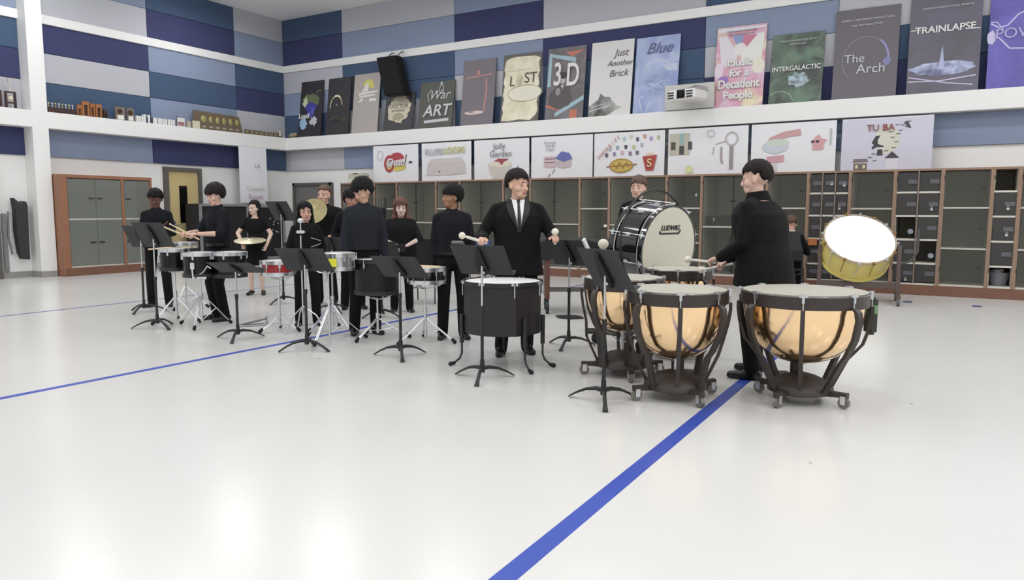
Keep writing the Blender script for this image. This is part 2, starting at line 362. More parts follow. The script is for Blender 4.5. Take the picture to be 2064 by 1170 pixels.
# things kept in the cabinets
def case(x, z, w_, h_, label):
    t = thing('instrument_case', label, 'case', (x, YC+.12, z))
    MB().b2((0, 0, 0), (w_, .5, h_), bev=.02).build('case_body', BLACKP, t)
    for u in (.15, .8): MB().b2((w_*u-.015, -.012, h_*.45), (w_*u+.015, .0, h_*.8)).build('clasp', STEEL, t, smooth=False)
    MB().tube([(w_*.42, 0, h_*.5), (w_*.42, -.035, h_*.45), (w_*.58, -.035, h_*.45), (w_*.58, 0, h_*.5)], .009).build('case_handle', BLACKP, t)
case(UX[10]+.08, kinds[10][1][0]+.017, .95, .2, 'flat black instrument case with silver clasps on the cabinet shelf')
t = thing('instrument_bag', 'tall black rounded instrument bag standing in the cabinet under the flat case', 'instrument bag', (UX[10]+.55, YC+.3, BASEH+.033))
MB().cap((0, 0, .18), (.05, .0, .72), .17, .12, n=20, sx=.6, axis=(0, 1, 0)).build('bag_body', mat('black_cordura', (14, 14, 16), .8), t)
MB().tube([(-.1, -.13, .5), (-.06, -.17, .6), (.06, -.17, .6), (.1, -.12, .5)], .01).build('bag_handle', BLACKP, t)
# laundry basket
bx = (UX[16]+UX[17])/2
t = thing('basket', 'grey woven basket holding pale cloths in the lowest cabinet cell', 'basket', (bx, YC+.3, BASEH+.033))
MB().lathe([(.11, 0), (.15, .2), (.158, .2), (.158, .215), (.14, .215), (.1, .02)], 20).build('basket_body', mat('grey_wicker', (126, 126, 134), .8, var=.3, vscale=60), t)
mb = MB()
for k in range(7): mb.sph((random.uniform(-.08, .08), random.uniform(-.08, .08), .2+random.uniform(0, .04)), (.06, .05, .04), 8)
mb.build('folded_cloth', mat('pale_cloth', (176, 178, 186), .9), t)
# instruments glimpsed in open cells
BRASS = mat('silver_brass', (104, 106, 114), .35, .7)
def horn(x, z, label):
    t = thing('trumpet', label, 'trumpet', (x, YC+.12, z))
    MB().lathe([(.012, 0), (.014, .1), (.025, .16), (.036, .19), (.045, .2)], 16, (0, 0, .05), (.2, -.9, .3)).build('bell', BRASS, t)
    MB().tube([(0, 0, .05), (-.02, .2, 0.05), (.04, .3, .04), (.06, .1, .03), (0.02, 0, .03)], .009).build('tubing', BRASS, t)
horn((UX[14]+UX[15])/2-.12, r3[1]+.03, 'silver brass instrument in the open middle cell beside the yellow drum')
horn((UX[14]+UX[15])/2+.2, r3[0]+.03, 'silver brass instrument in the open lower cell of the two column cabinet')
o = MB().b2((0, 0, 0), (.07, .008, .05)).build('name_tag', mat('white_card', (225, 222, 215), .6), smooth=False); o.location = (onY(1220, 455, YC).x-.03, YC-.014, onY(1220, 458, YC).z)
tag(o, 'small white card stuck on the narrow cabinet left of the black bass drum', 'tag')
for px, py, l in ((1403, 391, 'white padlock tag on the cabinet right of the bass drum hoop'), (1677, 369, 'bright white lock tag on the top middle locker cell'), (1702, 371, 'white key ring hanging on the top right locker cell'), (1692, 418, 'pale padlock on the second row locker cell above the yellow drum'), (1878, 419, 'round pale padlock on the two column cabinet'), (2032, 418, 'padlock on the single column of cells, upper'), (2029, 471, 'padlock on the single column of cells, middle'), (1825, 561, 'padlock low on the two column cabinet behind the drum stand')):
    p = onY(px, py, YC-.012)
    t = thing('padlock', l, 'padlock', (p.x, YC+.002 if py == 391 else p.y, p.z))
    MB().b2((-.02, -.012, -.045), (.02, .006, -.01), bev=.004).build('lock_body', STEEL, t)
    MB().tube([(-.013, -.003, -.01), (-.013, -.003, .012), (0, -.003, .022), (.013, -.003, .012), (.013, -.003, -.01)], .003, 6).build('shackle', STEEL, t)
p = onY(1595, 360, YC+.5)
# orange wooden block on a cell edge right of the seated person
p = onY(1637, 488, YC-.04)
o = MB().b2((-.06, -.05, -.06), (.08, .05, .06), bev=.004).build('wooden_bracket', mat('orange_wood', (176, 108, 60), .5)); o.location = (p.x, YC-.051, p.z)
tag(o, 'small orange wooden block fixed on the cabinet left of the yellow drum', 'wooden block')
# beige air box on top of the cabinets
p = onY(718, 366, YC+.3)
t = thing('air_purifier', 'small beige box with a dark slot on top of the corner cabinets', 'air purifier', (p.x, YC+.25, CABH))
MB().b2((-.26, 0, 0), (.26, .3, .26), bev=.03).build('housing', mat('beige_plastic', (190, 190, 172), .5), t)
MB().b2((-.24, -.006, .02), (.24, .01, .12), bev=.004).build('front_panel', mat('pale_plastic', (215, 215, 205), .5), t)
MB().b2((-.07, -.004, .225), (.09, .05, .25), bev=.004).build('vent', DARKM, t)
# ---------------------------------------------------------------- cabinet on the left wall
t = thing('instrument_cabinet', 'wooden glass fronted cabinet against the left wall beside the column', 'cabinet', (XC, 8.56, 0))
Dp = XC-XW-.02; y1, y2, y3 = .14, 1.38, 2.08
MB().b2((-Dp, 0, 0), (0, .03, 2.17)).b2((-Dp, .03, 2.1), (0, 2.1, 2.17)).b2((-.03, .03, .17), (0, .16, 2.1)).b2((-.03, y2-.03, .17), (0, y2+.03, 2.1)).b2((-.03, y3-.03, .17), (0, y3+.02, 2.1)).b2((-Dp, y3-.01, .17), (-.03, y3+.02, 2.1)).build('carcass', mat('left_oak', (146, 102, 78), .45, var=.15, vscale=5), t, smooth=False)
MB().b2((-Dp, 0.03, 0), (0, 2.1, .17), bev=.003).build('plinth', DKWOOD, t, smooth=False)
MB().b2((-Dp, .03, .17), (-Dp+.02, 2.07, 2.1)).build('back_panel', mat('grey_back', (150, 152, 146), .6), t, smooth=False)
for z in (1.22, .19): MB().b2((-Dp+.02, .16, z-.016), (-.02, 2.06, z+.016)).build('shelf', EDGE, t, smooth=False)
GL = mat('cabinet_glass', (140, 145, 138), .06, alpha=.42)
for ya, yb in ((.17, .76), (.77, 1.34), (1.42, 2.04)):
    for z0, z1 in ((.22, 1.2), (1.24, 2.08)):
        d = MB().b2((-.012, ya, z0), (-.006, yb, z1)).build('glass_door', GL, t, smooth=False)
        MB().b2((-.006, yb-.16 if ya < .5 else ya+.02, .7 if z0 < 1 else 1.66), (.01, yb-.04 if ya < .5 else ya+.14, .725 if z0 < 1 else 1.68)).build('door_pull', DARKM, d, smooth=False)
# sign board, vertical rail and hanging black rack left of the column
o = MB().b2((-.0, -.25, 0), (.03, .1, .17)).build('exit_sign', mat('brown_sign', (120, 84, 60), .5), smooth=False); o.location = (XW, 7.45, 2.27)
tag(o, 'brown wooden plaque above the tan door at the left edge', 'plaque')
t = thing('folding_cart', 'black folded rack hanging on the wall between the tan door and the column', 'folded rack', (XW+.16, 7.98, .38))
MB().prism([(-.08, .15), (-.03, .02), (.1, 0), (.12, 1.12), (.1, 1.2), (.04, 1.22), (0, 1.16), (-.14, 1.28), (-.11, 1.05), (-.12, .6)], .16, Matrix.Translation((-.08, 0, 0)) @ Matrix.Rotation(pi/2, 4, 'Z')).build('rack_body', mat('charcoal_plastic', (44, 44, 46), .6), t)
MB().tube([(-.15, -.13, .12), (-.15, -.18, .5), (-.15, -.16, 1.0)], .02).build('side_rail', mat('grey_rail', (140, 140, 144), .4, .5), t)
o = MB().b2((0, 0, 0), (.05, .09, 1.2), bev=.01).build('wall_post', mat('grey_post', (128, 128, 130), .5)); o.location = (XW, 7.68, .14)
tag(o, 'narrow grey vertical post beside the frame of the left tan door', 'post')
# ================================================================ posters leaning on the back shelf
SH = 3.462
def art_mat(name, base, kind, c2=None, scale=3., th=.5, c3=None):
    """printed picture: cloudy two or three tone procedural print"""
    m = bpy.data.materials.new(name); m.use_nodes = True; nt = m.node_tree; b = nt.nodes['Principled BSDF']; b.inputs['Roughness'].default_value = .45
    tc = nt.nodes.new('ShaderNodeTexCoord'); n = nt.nodes.new('ShaderNodeTexNoise'); n.inputs['Scale'].default_value = scale; n.inputs['Detail'].default_value = 6
    n.inputs['Distortion'].default_value = .6
    nt.links.new(tc.outputs['Object'], n.inputs['Vector']); r = nt.nodes.new('ShaderNodeValToRGB')
    r.color_ramp.elements[0].position = th-.12; r.color_ramp.elements[0].color = lin(base)+(1,)
    r.color_ramp.elements[1].position = th+.15; r.color_ramp.elements[1].color = lin(c2 or base)+(1,)
    if c3: e = r.color_ramp.elements.new(th); e.color = lin(c3)+(1,)
    nt.links.new(n.outputs['Fac'], r.inputs['Fac']); nt.links.new(r.outputs['Color'], b.inputs['Base Color']); return m
def ell(cx, cz, rx, rz, n=28, a0=0, a1=2*pi): return [(cx+rx*cos(a0+(a1-a0)*i/n), cz+rz*sin(a0+(a1-a0)*i/n)) for i in range(n)]
def blob(cx, cz, rx, rz, j=.15, n=24, seed=1):
    rr = random.Random(seed); return [(cx+rx*cos(2*pi*i/n)*(1+rr.uniform(-j, j)), cz+rz*sin(2*pi*i/n)*(1+rr.uniform(-j, j))) for i in range(n)]
def art(parent, shapes, off, name='artwork'):
    """shapes: (colour, kind, data) on the sheet, metres; each lies a hair in front of the last"""
    cols = []; mb = MB(); h = 0.0008
    for k, (c, kind, d) in enumerate(shapes):
        m = c if not isinstance(c, tuple) else flat(c, .5)
        if m not in cols: cols.append(m)
        mb.mi = cols.index(m); y = -off-h*(k+1)*.6
        P = Matrix.Translation((0, y+h, 0))
        if kind == 'poly': mb.prism(d, h, P)
        elif kind == 'line':
            pts, wd = d
            for (x0, z0), (x1, z1) in zip(pts[:-1], pts[1:]):
                L = hypot(x1-x0, z1-z0) or 1e-6; nx, nz = -(z1-z0)/L*wd/2, (x1-x0)/L*wd/2
                mb.prism([(x0+nx, z0+nz), (x1+nx, z1+nz), (x1-nx, z1-nz), (x0-nx, z0-nz)], h, P)
        elif kind == 'ring':
            cx, cz, rx, rz, wd = d[:5]; a0, a1 = d[5:] if len(d) > 5 else (0, 2*pi); n = 36
            for i in range(n):
                t0 = a0+(a1-a0)*i/n; t1 = a0+(a1-a0)*(i+1)/n
                mb.prism([(cx+rx*cos(t0), cz+rz*sin(t0)), (cx+rx*cos(t1), cz+rz*sin(t1)), (cx+(rx-wd)*cos(t1), cz+(rz-wd)*sin(t1)), (cx+(rx-wd)*cos(t0), cz+(rz-wd)*sin(t0))], h, P)
    return mb.build(name, cols, parent, smooth=False)
def tilt_board(label, xl, xr, top, m, edge=None, base=15.03):
    W = xr-xl; Hh = top-SH; dy = (YW-PT-.03)-base; L = sqrt(Hh*Hh+dy*dy)
    t = thing('poster', label, 'poster', (xl, base, SH), 0)
    t.rotation_euler = (-math.atan2(dy, Hh), 0, 0)
    MB().b2((0, 0, 0), (W, .018, L), bev=.002).build('board', m, t, smooth=False)
    return t, W, L
WHT = flat((236, 234, 232)); SILV = flat((205, 205, 210)); YEL = flat((226, 214, 120))
def T(t, s, u, z, size, m, **k): return text('lettering', s, size, m, t, (u, -.0115, z), **k)
# 1
t, W, L = tilt_board('black poster with green and blue shapes and white word Loud, nearest the corner', -16.02, -15.16, 5.0, flat((32, 29, 34)))
art(t, [((96, 110, 70), 'poly', blob(.42, 1.0, .33, .2, .2, seed=3)), ((205, 215, 175), 'poly', blob(.2, .98, .1, .13, .45, 14, 4)), ((58, 56, 150), 'poly', blob(.42, .78, .2, .2, .25, seed=5)), ((80, 90, 190), 'poly', blob(.5, .72, .08, .1, .4, seed=8)),
        ((150, 190, 220), 'poly', blob(.17, .37, .14, .15, .2, seed=6)), ((200, 200, 210), 'poly', blob(.55, .43, .14, .14, .5, 16, 7)), ((110, 118, 90), 'line', ([(.6, 1.2), (.7, 1.28), (.78, 1.25)], .03))], 0)
T(t, 'Loud', .2, .58, .2, WHT, off=.008)
# 2
t, W, L = tilt_board('black poster with a thin glowing pale ring', -14.97, -14.14, 5.0, flat((38, 36, 40)))
art(t, [((206, 198, 150), 'ring', (.33, .78, .23, .3, .03, .1, pi*1.05)), ((240, 232, 200), 'ring', (.33, .78, .24, .31, .05, pi*.3, pi*.6)), ((190, 186, 170), 'poly', ell(.34, .82, .014, .035)), (art_mat('brown_mist', (38, 36, 40), 0, (86, 80, 66), 5), 'poly', blob(.4, .42, .3, .08, .15, seed=2))], 0)
# 3
t, W, L = tilt_board('plain beige poster with a yellow and white crest high up', -14.02, -13.12, 5.02, flat((176, 168, 162)))
art(t, [((214, 208, 96), 'poly', ell(.5, 1.2, .2, .22, 20, -.2, pi*.95)), (WHT, 'poly', [(.28, 1.1), (.4, 1.28), (.5, 1.36), (.5, 1.1)]), (WHT, 'poly', [(.18, 1.0), (.82, 1.06), (.82, 1.1), (.2, 1.08)]), (WHT, 'poly', [(.2, .94), (.78, .97), (.72, 1.01), (.24, .99)]),
        (WHT, 'poly', [(.16, .82), (.3, .84), (.36, .92), (.28, .92)]), (WHT, 'poly', [(.55, .83), (.8, .83), (.78, .9), (.56, .9)])], 0)
# 4
t, W, L = tilt_board('dark grey poster with a cream ornamental crest under the hanging speaker', -12.93, -11.98, 4.42, flat((52, 50, 54)))
art(t, [((205, 196, 170), 'poly', blob(.46, .58, .36, .38, .12, 30, 11)), ((160, 150, 126), 'poly', blob(.46, .36, .2, .1, .2, 18, 12)), ((222, 214, 188), 'poly', [(.12, .55), (.84, .6), (.86, .7), (.1, .66)]), ((110, 100, 80), 'poly', ell(.24, .83, .04, .05)), ((110, 100, 80), 'poly', ell(.7, .86, .04, .05))], 0)
T(t, 'DOCTOR', .46, .63, .13, flat((120, 112, 90)), sx=1.1); T(t, 'ATLANTIC', .46, .52, .09, flat((130, 122, 100)))
# 5
t, W, L = tilt_board('dark green grey poster reading War Art in white', -11.8, -10.74, 4.62, flat((72, 74, 66)))
T(t, 'War', .6, .82, .34, SILV, shear=.35); T(t, 'ART', .58, .42, .4, SILV, off=.012, shear=.15, sx=1.1)
art(t, [(SILV, 'poly', [(.2, .13), (.95, .16), (.95, .23), (.2, .2)]), (SILV, 'line', ([(.3, .68), (.24, .85), (.34, .98)], .018)), (SILV, 'ring', (.66, .97, .07, .12, .015)), (SILV, 'poly', ell(.64, 1.12, .03, .04))], 0)
# 6
t, W, L = tilt_board('grey poster with red outlined cup lines, third board right of the speaker', -10.48, -9.55, 5.02, flat((112, 106, 112)))
RD = flat((188, 128, 124))
art(t, [(RD, 'line', ([(.08, 1.15), (.84, 1.2)], .03)), (RD, 'poly', ell(.44, 1.26, .045, .06)), (RD, 'line', ([(.68, 1.1), (.7, .8), (.65, .32)], .045)), (flat((222, 200, 196)), 'poly', ell(.38, .3, .27, .045)), (flat((150, 118, 120)), 'poly', [(.4, .75), (.66, 1.0), (.64, .4), (.2, .36)][:0] or ell(.3, .32, .1, .02))], 0)
# 7
t, W, L = tilt_board('aged parchment poster reading LOST', -9.34, -8.32, 5.04, flat((92, 88, 84)))
art(t, [(art_mat('parchment', (214, 206, 180), 0, (232, 226, 204), 4), 'poly', blob(.5, .79, .5, .78, .05, 60, 21)[:0] or [(.03+.02*((i*7) % 3), .05+i*.1) for i in range(15)] + [(.15, 1.5), (.35, 1.53), (.6, 1.52), (.85, 1.51)] + [(.99-.02*((i*5) % 3), 1.45-i*.1) for i in range(14)] + [(.8, .03), (.5, .06), (.2, .03)]),
        ((150, 142, 120), 'ring', (.62, .66, .46, .2, .02)), (flat((238, 234, 214)), 'poly', ell(.66, .67, .4, .17)), (art_mat('faded_globe', (176, 164, 140), 0, (214, 204, 176), 9), 'poly', ell(.46, .97, .1, .12)), ((140, 130, 110), 'line', ([(.12, 1.2), (.72, 1.22)], .006))], 0)
INK = flat((70, 64, 58)); T(t, 'L', .27, .95, .34, INK, sx=.9); T(t, 'ST', .76, 1.0, .34, INK, sx=.95)
# 8
t, W, L = tilt_board('grey poster with big white 3-D, pale blue bars and a seated figure', -8.15, -7.2, 5.06, art_mat('grey_paper', (98, 94, 98), 0, (120, 114, 120), 3))
LB = flat((158, 192, 204)); OR = flat((196, 112, 88))
art(t, [(LB, 'poly', [(.03, 1.5), (.1, 1.5), (.1, .75), (.02, .75)]), (LB, 'poly', [(.03, 1.5), (.7, 1.36), (.7, 1.25), (.05, 1.43)]), (OR, 'poly', [(.45, 1.5), (.93, 1.52), (.6, 1.38)]), (OR, 'poly', [(.62, 0.0), (.8, 0.0), (.8, .2), (.62, .18)]), (OR, 'poly', [(.0, .3), (.36, .18), (.35, .25), (.02, .34)]), (LB, 'poly', [(.25, .05), (.95, .4), (.95, .5), (.25, .14)])], 0)
T(t, '3', .28, .98, .72, WHT, off=.02, sx=.62); T(t, 'D', .66, .95, .72, WHT, off=.02, sx=.62)
art(t, [(flat((78, 72, 74)), 'poly', [(.06, .35), (.1, .6), (.25, .72), (.4, .76), (.58, .7), (.66, .45), (.6, .3), (.3, .22)]), (flat((190, 180, 180)), 'poly', ell(.4, .9, .075, .11)), (flat((48, 42, 44)), 'poly', ell(.42, .98, .09, .08)), (flat((200, 190, 190)), 'poly', [(.36, .76), (.44, .76), (.41, .66)]), (flat((150, 140, 142)), 'poly', ell(.3, .62, .06, .09))], .006, 'seated_figure')
# 9
t, W, L = tilt_board('white poster with scratchy handwriting Just Another Brick', -7.07, -6.09, 5.07, flat((228, 226, 226)))
PEN = flat((100, 98, 98))
T(t, 'Just', .7, 1.34, .22, PEN, shear=.3, sx=.95); T(t, 'Another', .68, 1.12, .17, PEN, shear=.3); T(t, 'Brick', .66, .9, .21, PEN, shear=.3)
art(t, [(art_mat('torn_grey', (70, 68, 66), 0, (180, 180, 178), 2.2), 'poly', [(.0, .0), (.0, .22), (.12, .3), (.22, .36), (.27, .5), (.36, .42), (.5, .4), (.55, .32), (.66, .22), (.8, .16), (.62, .1), (.5, .03), (.4, 0)]), ((210, 208, 206), 'line', ([(.02, .12), (.5, .22)], .02)), ((210, 208, 206), 'line', ([(.06, .2), (.4, .27)], .015))], 0)
# 10
t, W, L = tilt_board('pale blue poster with thin script Blue, behind the projector', -6.03, -5.08, 5.05, art_mat('blue_paper', (140, 156, 200), 0, (176, 188, 218), 2.5))
T(t, 'Blue', .5, 1.34, .32, flat((84, 92, 128)), shear=.4)
PB = flat((196, 206, 228)); art(t, [(PB, 'ring', (.5, .85, .33, .26, .03, .1, pi*.95)), (art_mat('blue_tank', (134, 148, 186), 0, (160, 176, 210), 5), 'poly', ell(.48, .6, .28, .2)), (PB, 'line', ([(.3, .62), (.45, .58), (.62, .66)], .02)), (PB, 'line', ([(.2, .05), (.12, .3), (.22, .36)], .025)), (PB, 'line', ([(.3, .02), (.38, .25)], .025)), (PB, 'line', ([(.66, .04), (.56, .32)], .025)), (PB, 'line', ([(.04, .3), (.08, 1.1)], .02)), (PB, 'poly', [(.6, .98), (.92, 1.0), (.92, .85), (.7, .86)])], 0)
# 11
t, W, L = tilt_board('colourful poster reading Music for a Decadent People with white spotlights', -4.32, -3.36, 5.05, art_mat('candy_print', (216, 190, 208), 0, (222, 214, 184), 2.4, c3=(206, 150, 172)))
art(t, [((138, 156, 204), 'poly', [(.3, 1.42), (.52, 1.42), (.5, 1.15), (.4, 1.2)]), ((206, 120, 150), 'poly', [(.52, 1.42), (.8, 1.4), (.62, 1.12), (.5, 1.15)]), (flat((232, 224, 234)), 'poly', [(.03, 1.42), (.2, 1.42), (.42, 1.05), (.4, .8), (.12, .82)]), (flat((238, 238, 232)), 'poly', [(.8, 1.42), (.93, 1.42), (.88, .82), (.5, .8), (.5, 1.05)]),
        (WHT, 'poly', ell(.47, 1.14, .12, .12)), (flat((236, 232, 214)), 'poly', ell(.84, .78, .12, .15)), (flat((232, 214, 230)), 'poly', ell(.08, .74, .09, .15)), ((150, 110, 190), 'poly', blob(.18, .55, .1, .08, .2, seed=9)), (flat((228, 226, 238)), 'poly', [(.02, 1.49), (.94, 1.52), (.94, 1.57), (.02, 1.57)])], 0)
T(t, 'Performance Ensemble', .48, 1.5, .062, flat((150, 130, 150))); T(t, 'High School Movement', .48, 1.44, .055, flat((150, 130, 150)))
for s, z, sz in (('Music', .87, .21), ('for a', .66, .2), ('Decadent', .44, .24), ('People', .22, .21)): T(t, s, .48, z, sz, WHT, off=.014, sx=.86 if s == 'Decadent' else 1.)
# 12
t, W, L = tilt_board('dark green space poster reading INTERGALACTIC', -3.25, -2.3, 4.78, art_mat('green_space', (70, 74, 72), 0, (104, 128, 110), 3.))
T(t, 'INTERGALACTIC', .47, .66, .125, WHT, off=.003, sx=.93)
for i, s in enumerate(("Modern Percussion High School", 'Fall Production')): T(t, s, .48, 1.2-.07*i, .05, SILV)
art(t, [((150, 190, 150), 'ring', (.2, .02, .25, .22, .012, .1, pi*.75)), (art_mat('pale_nebula', (96, 112, 112), 0, (176, 196, 206), 6), 'poly', blob(.52, .45, .2, .13, .25, 22, 31))], 0)
# 13
t, W, L = tilt_board('tall dark grey poster reading The Arch inside a thin ring', -2.12, -1.06, 5.09, flat((98, 94, 100)))
art(t, [((128, 126, 150), 'ring', (.52, .7, .38, .42, .012, -.2, pi*1.25)), ((146, 146, 200), 'ring', (.52, .7, .4, .44, .03, .0, .9)), ((126, 124, 176), 'poly', blob(.88, .62, .06, .08, .4, 14, 5))], 0)
T(t, 'The', .35, .72, .22, SILV); T(t, 'Arch', .63, .52, .24, SILV)
T(t, "ROBERT S. HENDERSON PRODUCTIONS", .53, 1.43, .048, SILV, off=.001); T(t, 'FALL 2023 PRODUCTION', .53, 1.33, .046, SILV, off=.001)
# 14
t, W, L = tilt_board('tall dark grey poster reading TRAINLAPSE with a violet light streak', -.9, .18, 5.16, art_mat('violet_grey', (92, 90, 98), 0, (104, 100, 118), 2))
T(t, 'TRAINLAPSE', .54, 1.1, .165, WHT, off=.006); art(t, [(WHT, 'line', ([(.02, 1.12), (.17, 1.12)], .016)), (WHT, 'line', ([(.9, 1.06), (1.06, 1.06)], .016)), (art_mat('light_city', (108, 108, 140), 0, (186, 196, 226), 5), 'poly', blob(.54, .42, .5, .12, .12, 26, 41)), ((176, 184, 222), 'poly', [(.47, .4), (.52, .82), (.57, .4)]), ((214, 206, 232), 'line', ([(.02, .22), (.5, .2), (1.04, .26)], .018)), ((196, 190, 222), 'line', ([(.02, .3), (.6, .16), (1.0, .1)], .02))], 0)
T(t, 'HENDERSON PRODUCTIONS, PRESENTS', .56, 1.48, .042, SILV, off=.001)
# 15
t, W, L = tilt_board('purple poster with white lightning and outlined word POWER at the right edge', .29, 1.35, 5.14, art_mat('purple_print', (92, 86, 160), 0, (110, 104, 190), 1.2))
LW = flat((206, 200, 236)); art(t, [(LW, 'line', ([(.02, 1.1), (.14, 1.02), (.26, 1.05), (.4, 1.22), (.6, 1.3), (.9, 1.35)], .022)), (LW, 'line', ([(.1, .9), (.22, .76), (.3, .66), (.5, .64), (.8, .75)], .022)), (LW, 'line', ([(.02, 1.12), (.1, 1.12), (.2, .98)], .014)), ((170, 164, 214), 'line', ([(.1, 1.55), (.9, 1.58)], .03)), (LW, 'poly', blob(.04, .86, .06, .12, .2, 14, 3))], 0)
T(t, 'POWER', .5, .9, .24, flat((176, 170, 222)), off=.004)
# grey boards half hidden between the posters
for i, (x0, x1, top, c, l) in enumerate(((-14.135, -14.03, 5.0, (24, 24, 28), 'black board edge showing between the ring poster and the beige poster'), (-13.11, -12.94, 4.3, (120, 124, 136), 'grey board behind the cream crest poster, left side'), (-11.97, -11.81, 4.25, (124, 126, 136), 'grey board between crest poster and War Art poster'))):
    o = MB().b2((0, 0, 0), (x1-x0, .012, top-SH)).build('backing_board', flat(c), smooth=False); o.location = (x0, 15.2, SH); o.rotation_euler = (-.03, 0, 0); tag(o, l, 'board')
# hanging speaker
a, b = onY(779, 121, 15.12), onY(824, 119, 15.12); c = onY(797, 189, 15.12)
t = thing('loudspeaker', 'black loudspeaker hanging tilted from the white band above the crest poster', 'loudspeaker', ((a.x+b.x)/2, 14.85, 4.2)); t.rotation_euler = (0, 0, 0)
sk = Matrix(((1, 0, -.26, .13+.0), (0, 1, 0, 0), (0, 0, 1, 0), (0, 0, 0, 1)))
mb = MB(); mb.T = sk; mb.b2((-.33, 0, .12), (.33, .26, 1.1), bev=.02); mb.build('cabinet_body', mat('speaker_black', (8, 8, 10), .8), t)
mb = MB(); mb.T = sk; mb.b2((-.3, -.012, .15), (.3, 0, 1.07)); mb.build('grille', mat('speaker_grille', (12, 12, 15), .9), t, smooth=False)
MB().tube([(-.2, .12, 1.1), (-.2, .3, 1.24), (-.2, .44, 1.24)], .012).build('bracket', DARKM, t); MB().tube([(.12, .12, 1.1), (.12, .3, 1.24), (.12, .44, 1.24)], .012).build('bracket', DARKM, t)
# projector
p = onY(1383, 218, 14.85)
t = thing('projector', 'white ceiling projector with black lens and vents in front of the shelf', 'projector', (p.x, 14.4, 3.45), -.25)
q = onY(1377, 194, 14.4); t.location = (q.x, 14.4, q.z-.1)
PJ = mat('white_plastic', (232, 232, 230), .35)
MB().box((0, .15, .12), (.62, .5, .2), bev=.03).build('housing', PJ, t)
mb = MB().b2((-.08, -.115, .05), (.1, -.1, .21), bev=.005).cyl((.01, -.13, .13), (.01, -.1, .13), .06, n=20); mb.build('lens', mat('lens_black', (10, 10, 12), .1), t)
for u in (-.29, .13):
    for z in (.07, .12, .17): MB().b2((u, -.108, z-.014), (u+.14, -.098, z+.014)).build('vent', BLACKP, t, smooth=False)
MB().tube([(.0, .15, .22), (.1, .3, .3), (.14, .6, .3)], .04).build('mount_arm', STEEL, t)
t2 = MB().b2((-.0, 0, 0), (1.02, .03, .5), bev=.004).build('mounting_plate', mat('pale_grey_plate', (196, 196, 190), .5), smooth=False); t2.location = (-5.3, 14.96, 3.47)
tag(t2, 'pale grey mounting plate on the shelf edge behind the projector', 'mounting plate')
# ================================================================ paper posters pinned under the shelf
PAPER = mat('white_paper', (230, 231, 236), .7)
def sheet(label, px0, px1, pt0, name='paper_banner'):
    x0, x1 = onY(px0, 300, YS-.01).x, onY(px1, 290, YS-.01).x; zt = 3.085; zb = 2.14
    t = thing(name, label, 'banner', (x0, YS-.012, zb)); Wd = x1-x0; Hd = zt-zb
    n = 14; vs = []; 
    for j in (0, 1, 2):
        for i in range(n+1): vs.append((Wd*i/n, .006*sin(i*1.7+j)*(2-j)/2, Hd*j/2))
    fs = [[j*(n+1)+i, j*(n+1)+i+1, (j+1)*(n+1)+i+1, (j+1)*(n+1)+i] for j in range(2) for i in range(n)]
    vs2 = [(x, y+.004, z) for x, y, z in vs]; N = len(vs)
    fs += [[N+k for k in reversed(f)] for f in fs]
    edge = [i for i in range(n+1)]+[(n+1)*1+n]+[2*(n+1)+n-i for i in range(n+1)]+[(n+1)]
    fs += [[edge[k], N+edge[k], N+edge[(k+1) % len(edge)], edge[(k+1) % len(edge)]] for k in range(len(edge))]
    MB().add(vs+vs2, fs).build('paper_sheet', PAPER, t)
    return t, Wd, Hd
def TT(t, s, u, z, size, c, **k): return text('lettering', s, size, flat(c), t, (u, -.032, z), **k)
O2 = .012
t, W, H = sheet('paper banner with a red and yellow round logo reading Quad', 752, 843, 0)
art(t, [((176, 60, 66), 'poly', ell(.8, .56, .26, .2)), ((224, 210, 100), 'poly', ell(.8, .38, .3, .09)), (flat((214, 205, 210)), 'poly', [(.35, .4), (1.1, .5), (1.1, .6), (.4, .52)]), ((176, 60, 66), 'ring', (.55, .48, .17, .22, .07)), ((150, 150, 160), 'ring', (.25, .7, .1, .12, .01)), ((60, 60, 70), 'poly', blob(1.25, .5, .06, .03, .3, 10, 3)), ((110, 60, 70), 'line', ([(1.05, .45), (1.12, .7)], .03))], O2)
TT(t, 'Quad', .78, .5, .26, (232, 226, 230), off=.01, shear=.2)
t, W, H = sheet('paper banner with faint yellow lettering and a pale pink flute case', 850, 950, 0)
TT(t, 'FLUTE', .4, .72, .2, (196, 200, 204), off=.008); TT(t, 'LOOPS', 1.02, .74, .2, (206, 208, 140), off=.008)
art(t, [((212, 206, 206), 'poly', [(.15, .15), (.2, .45), (.3, .55), (1.2, .57), (1.3, .45), (1.35, .18), (.9, .15)]), ((196, 188, 190), 'line', ([(.18, .42), (1.32, .44)], .012)), ((90, 90, 96), 'poly', ell(.55, .24, .035, .02))], O2)
t, W, H = sheet('paper banner reading Jolly Garden with a red leaf over a cream bowl', 956, 1067, 0)
TT(t, 'Jolly', .72, .78, .2, (120, 118, 124)); TT(t, 'Garden', .76, .6, .2, (120, 118, 124))
art(t, [((214, 208, 200), 'poly', [(.4, .38), (1.05, .38), (.98, .1), (.85, .02), (.55, .04), (.45, .15)]), (flat((232, 228, 210)), 'poly', ell(.75, .38, .3, .08)), ((160, 66, 74), 'poly', [(.55, .44), (.7, .5), (.98, .48), (.85, .42), (.78, .34), (.7, .42)]), ((100, 110, 124), 'line', ([(1.22, .3), (1.22, .16)], .05))], O2)
t, W, H = sheet('paper banner with a small blue roofed house and open book', 1071, 1195, 0)
for s, z in (('Percussion', .8), ('Now @', .73), ('Freight', .65)): TT(t, s, .5, z, .07, (140, 140, 150))
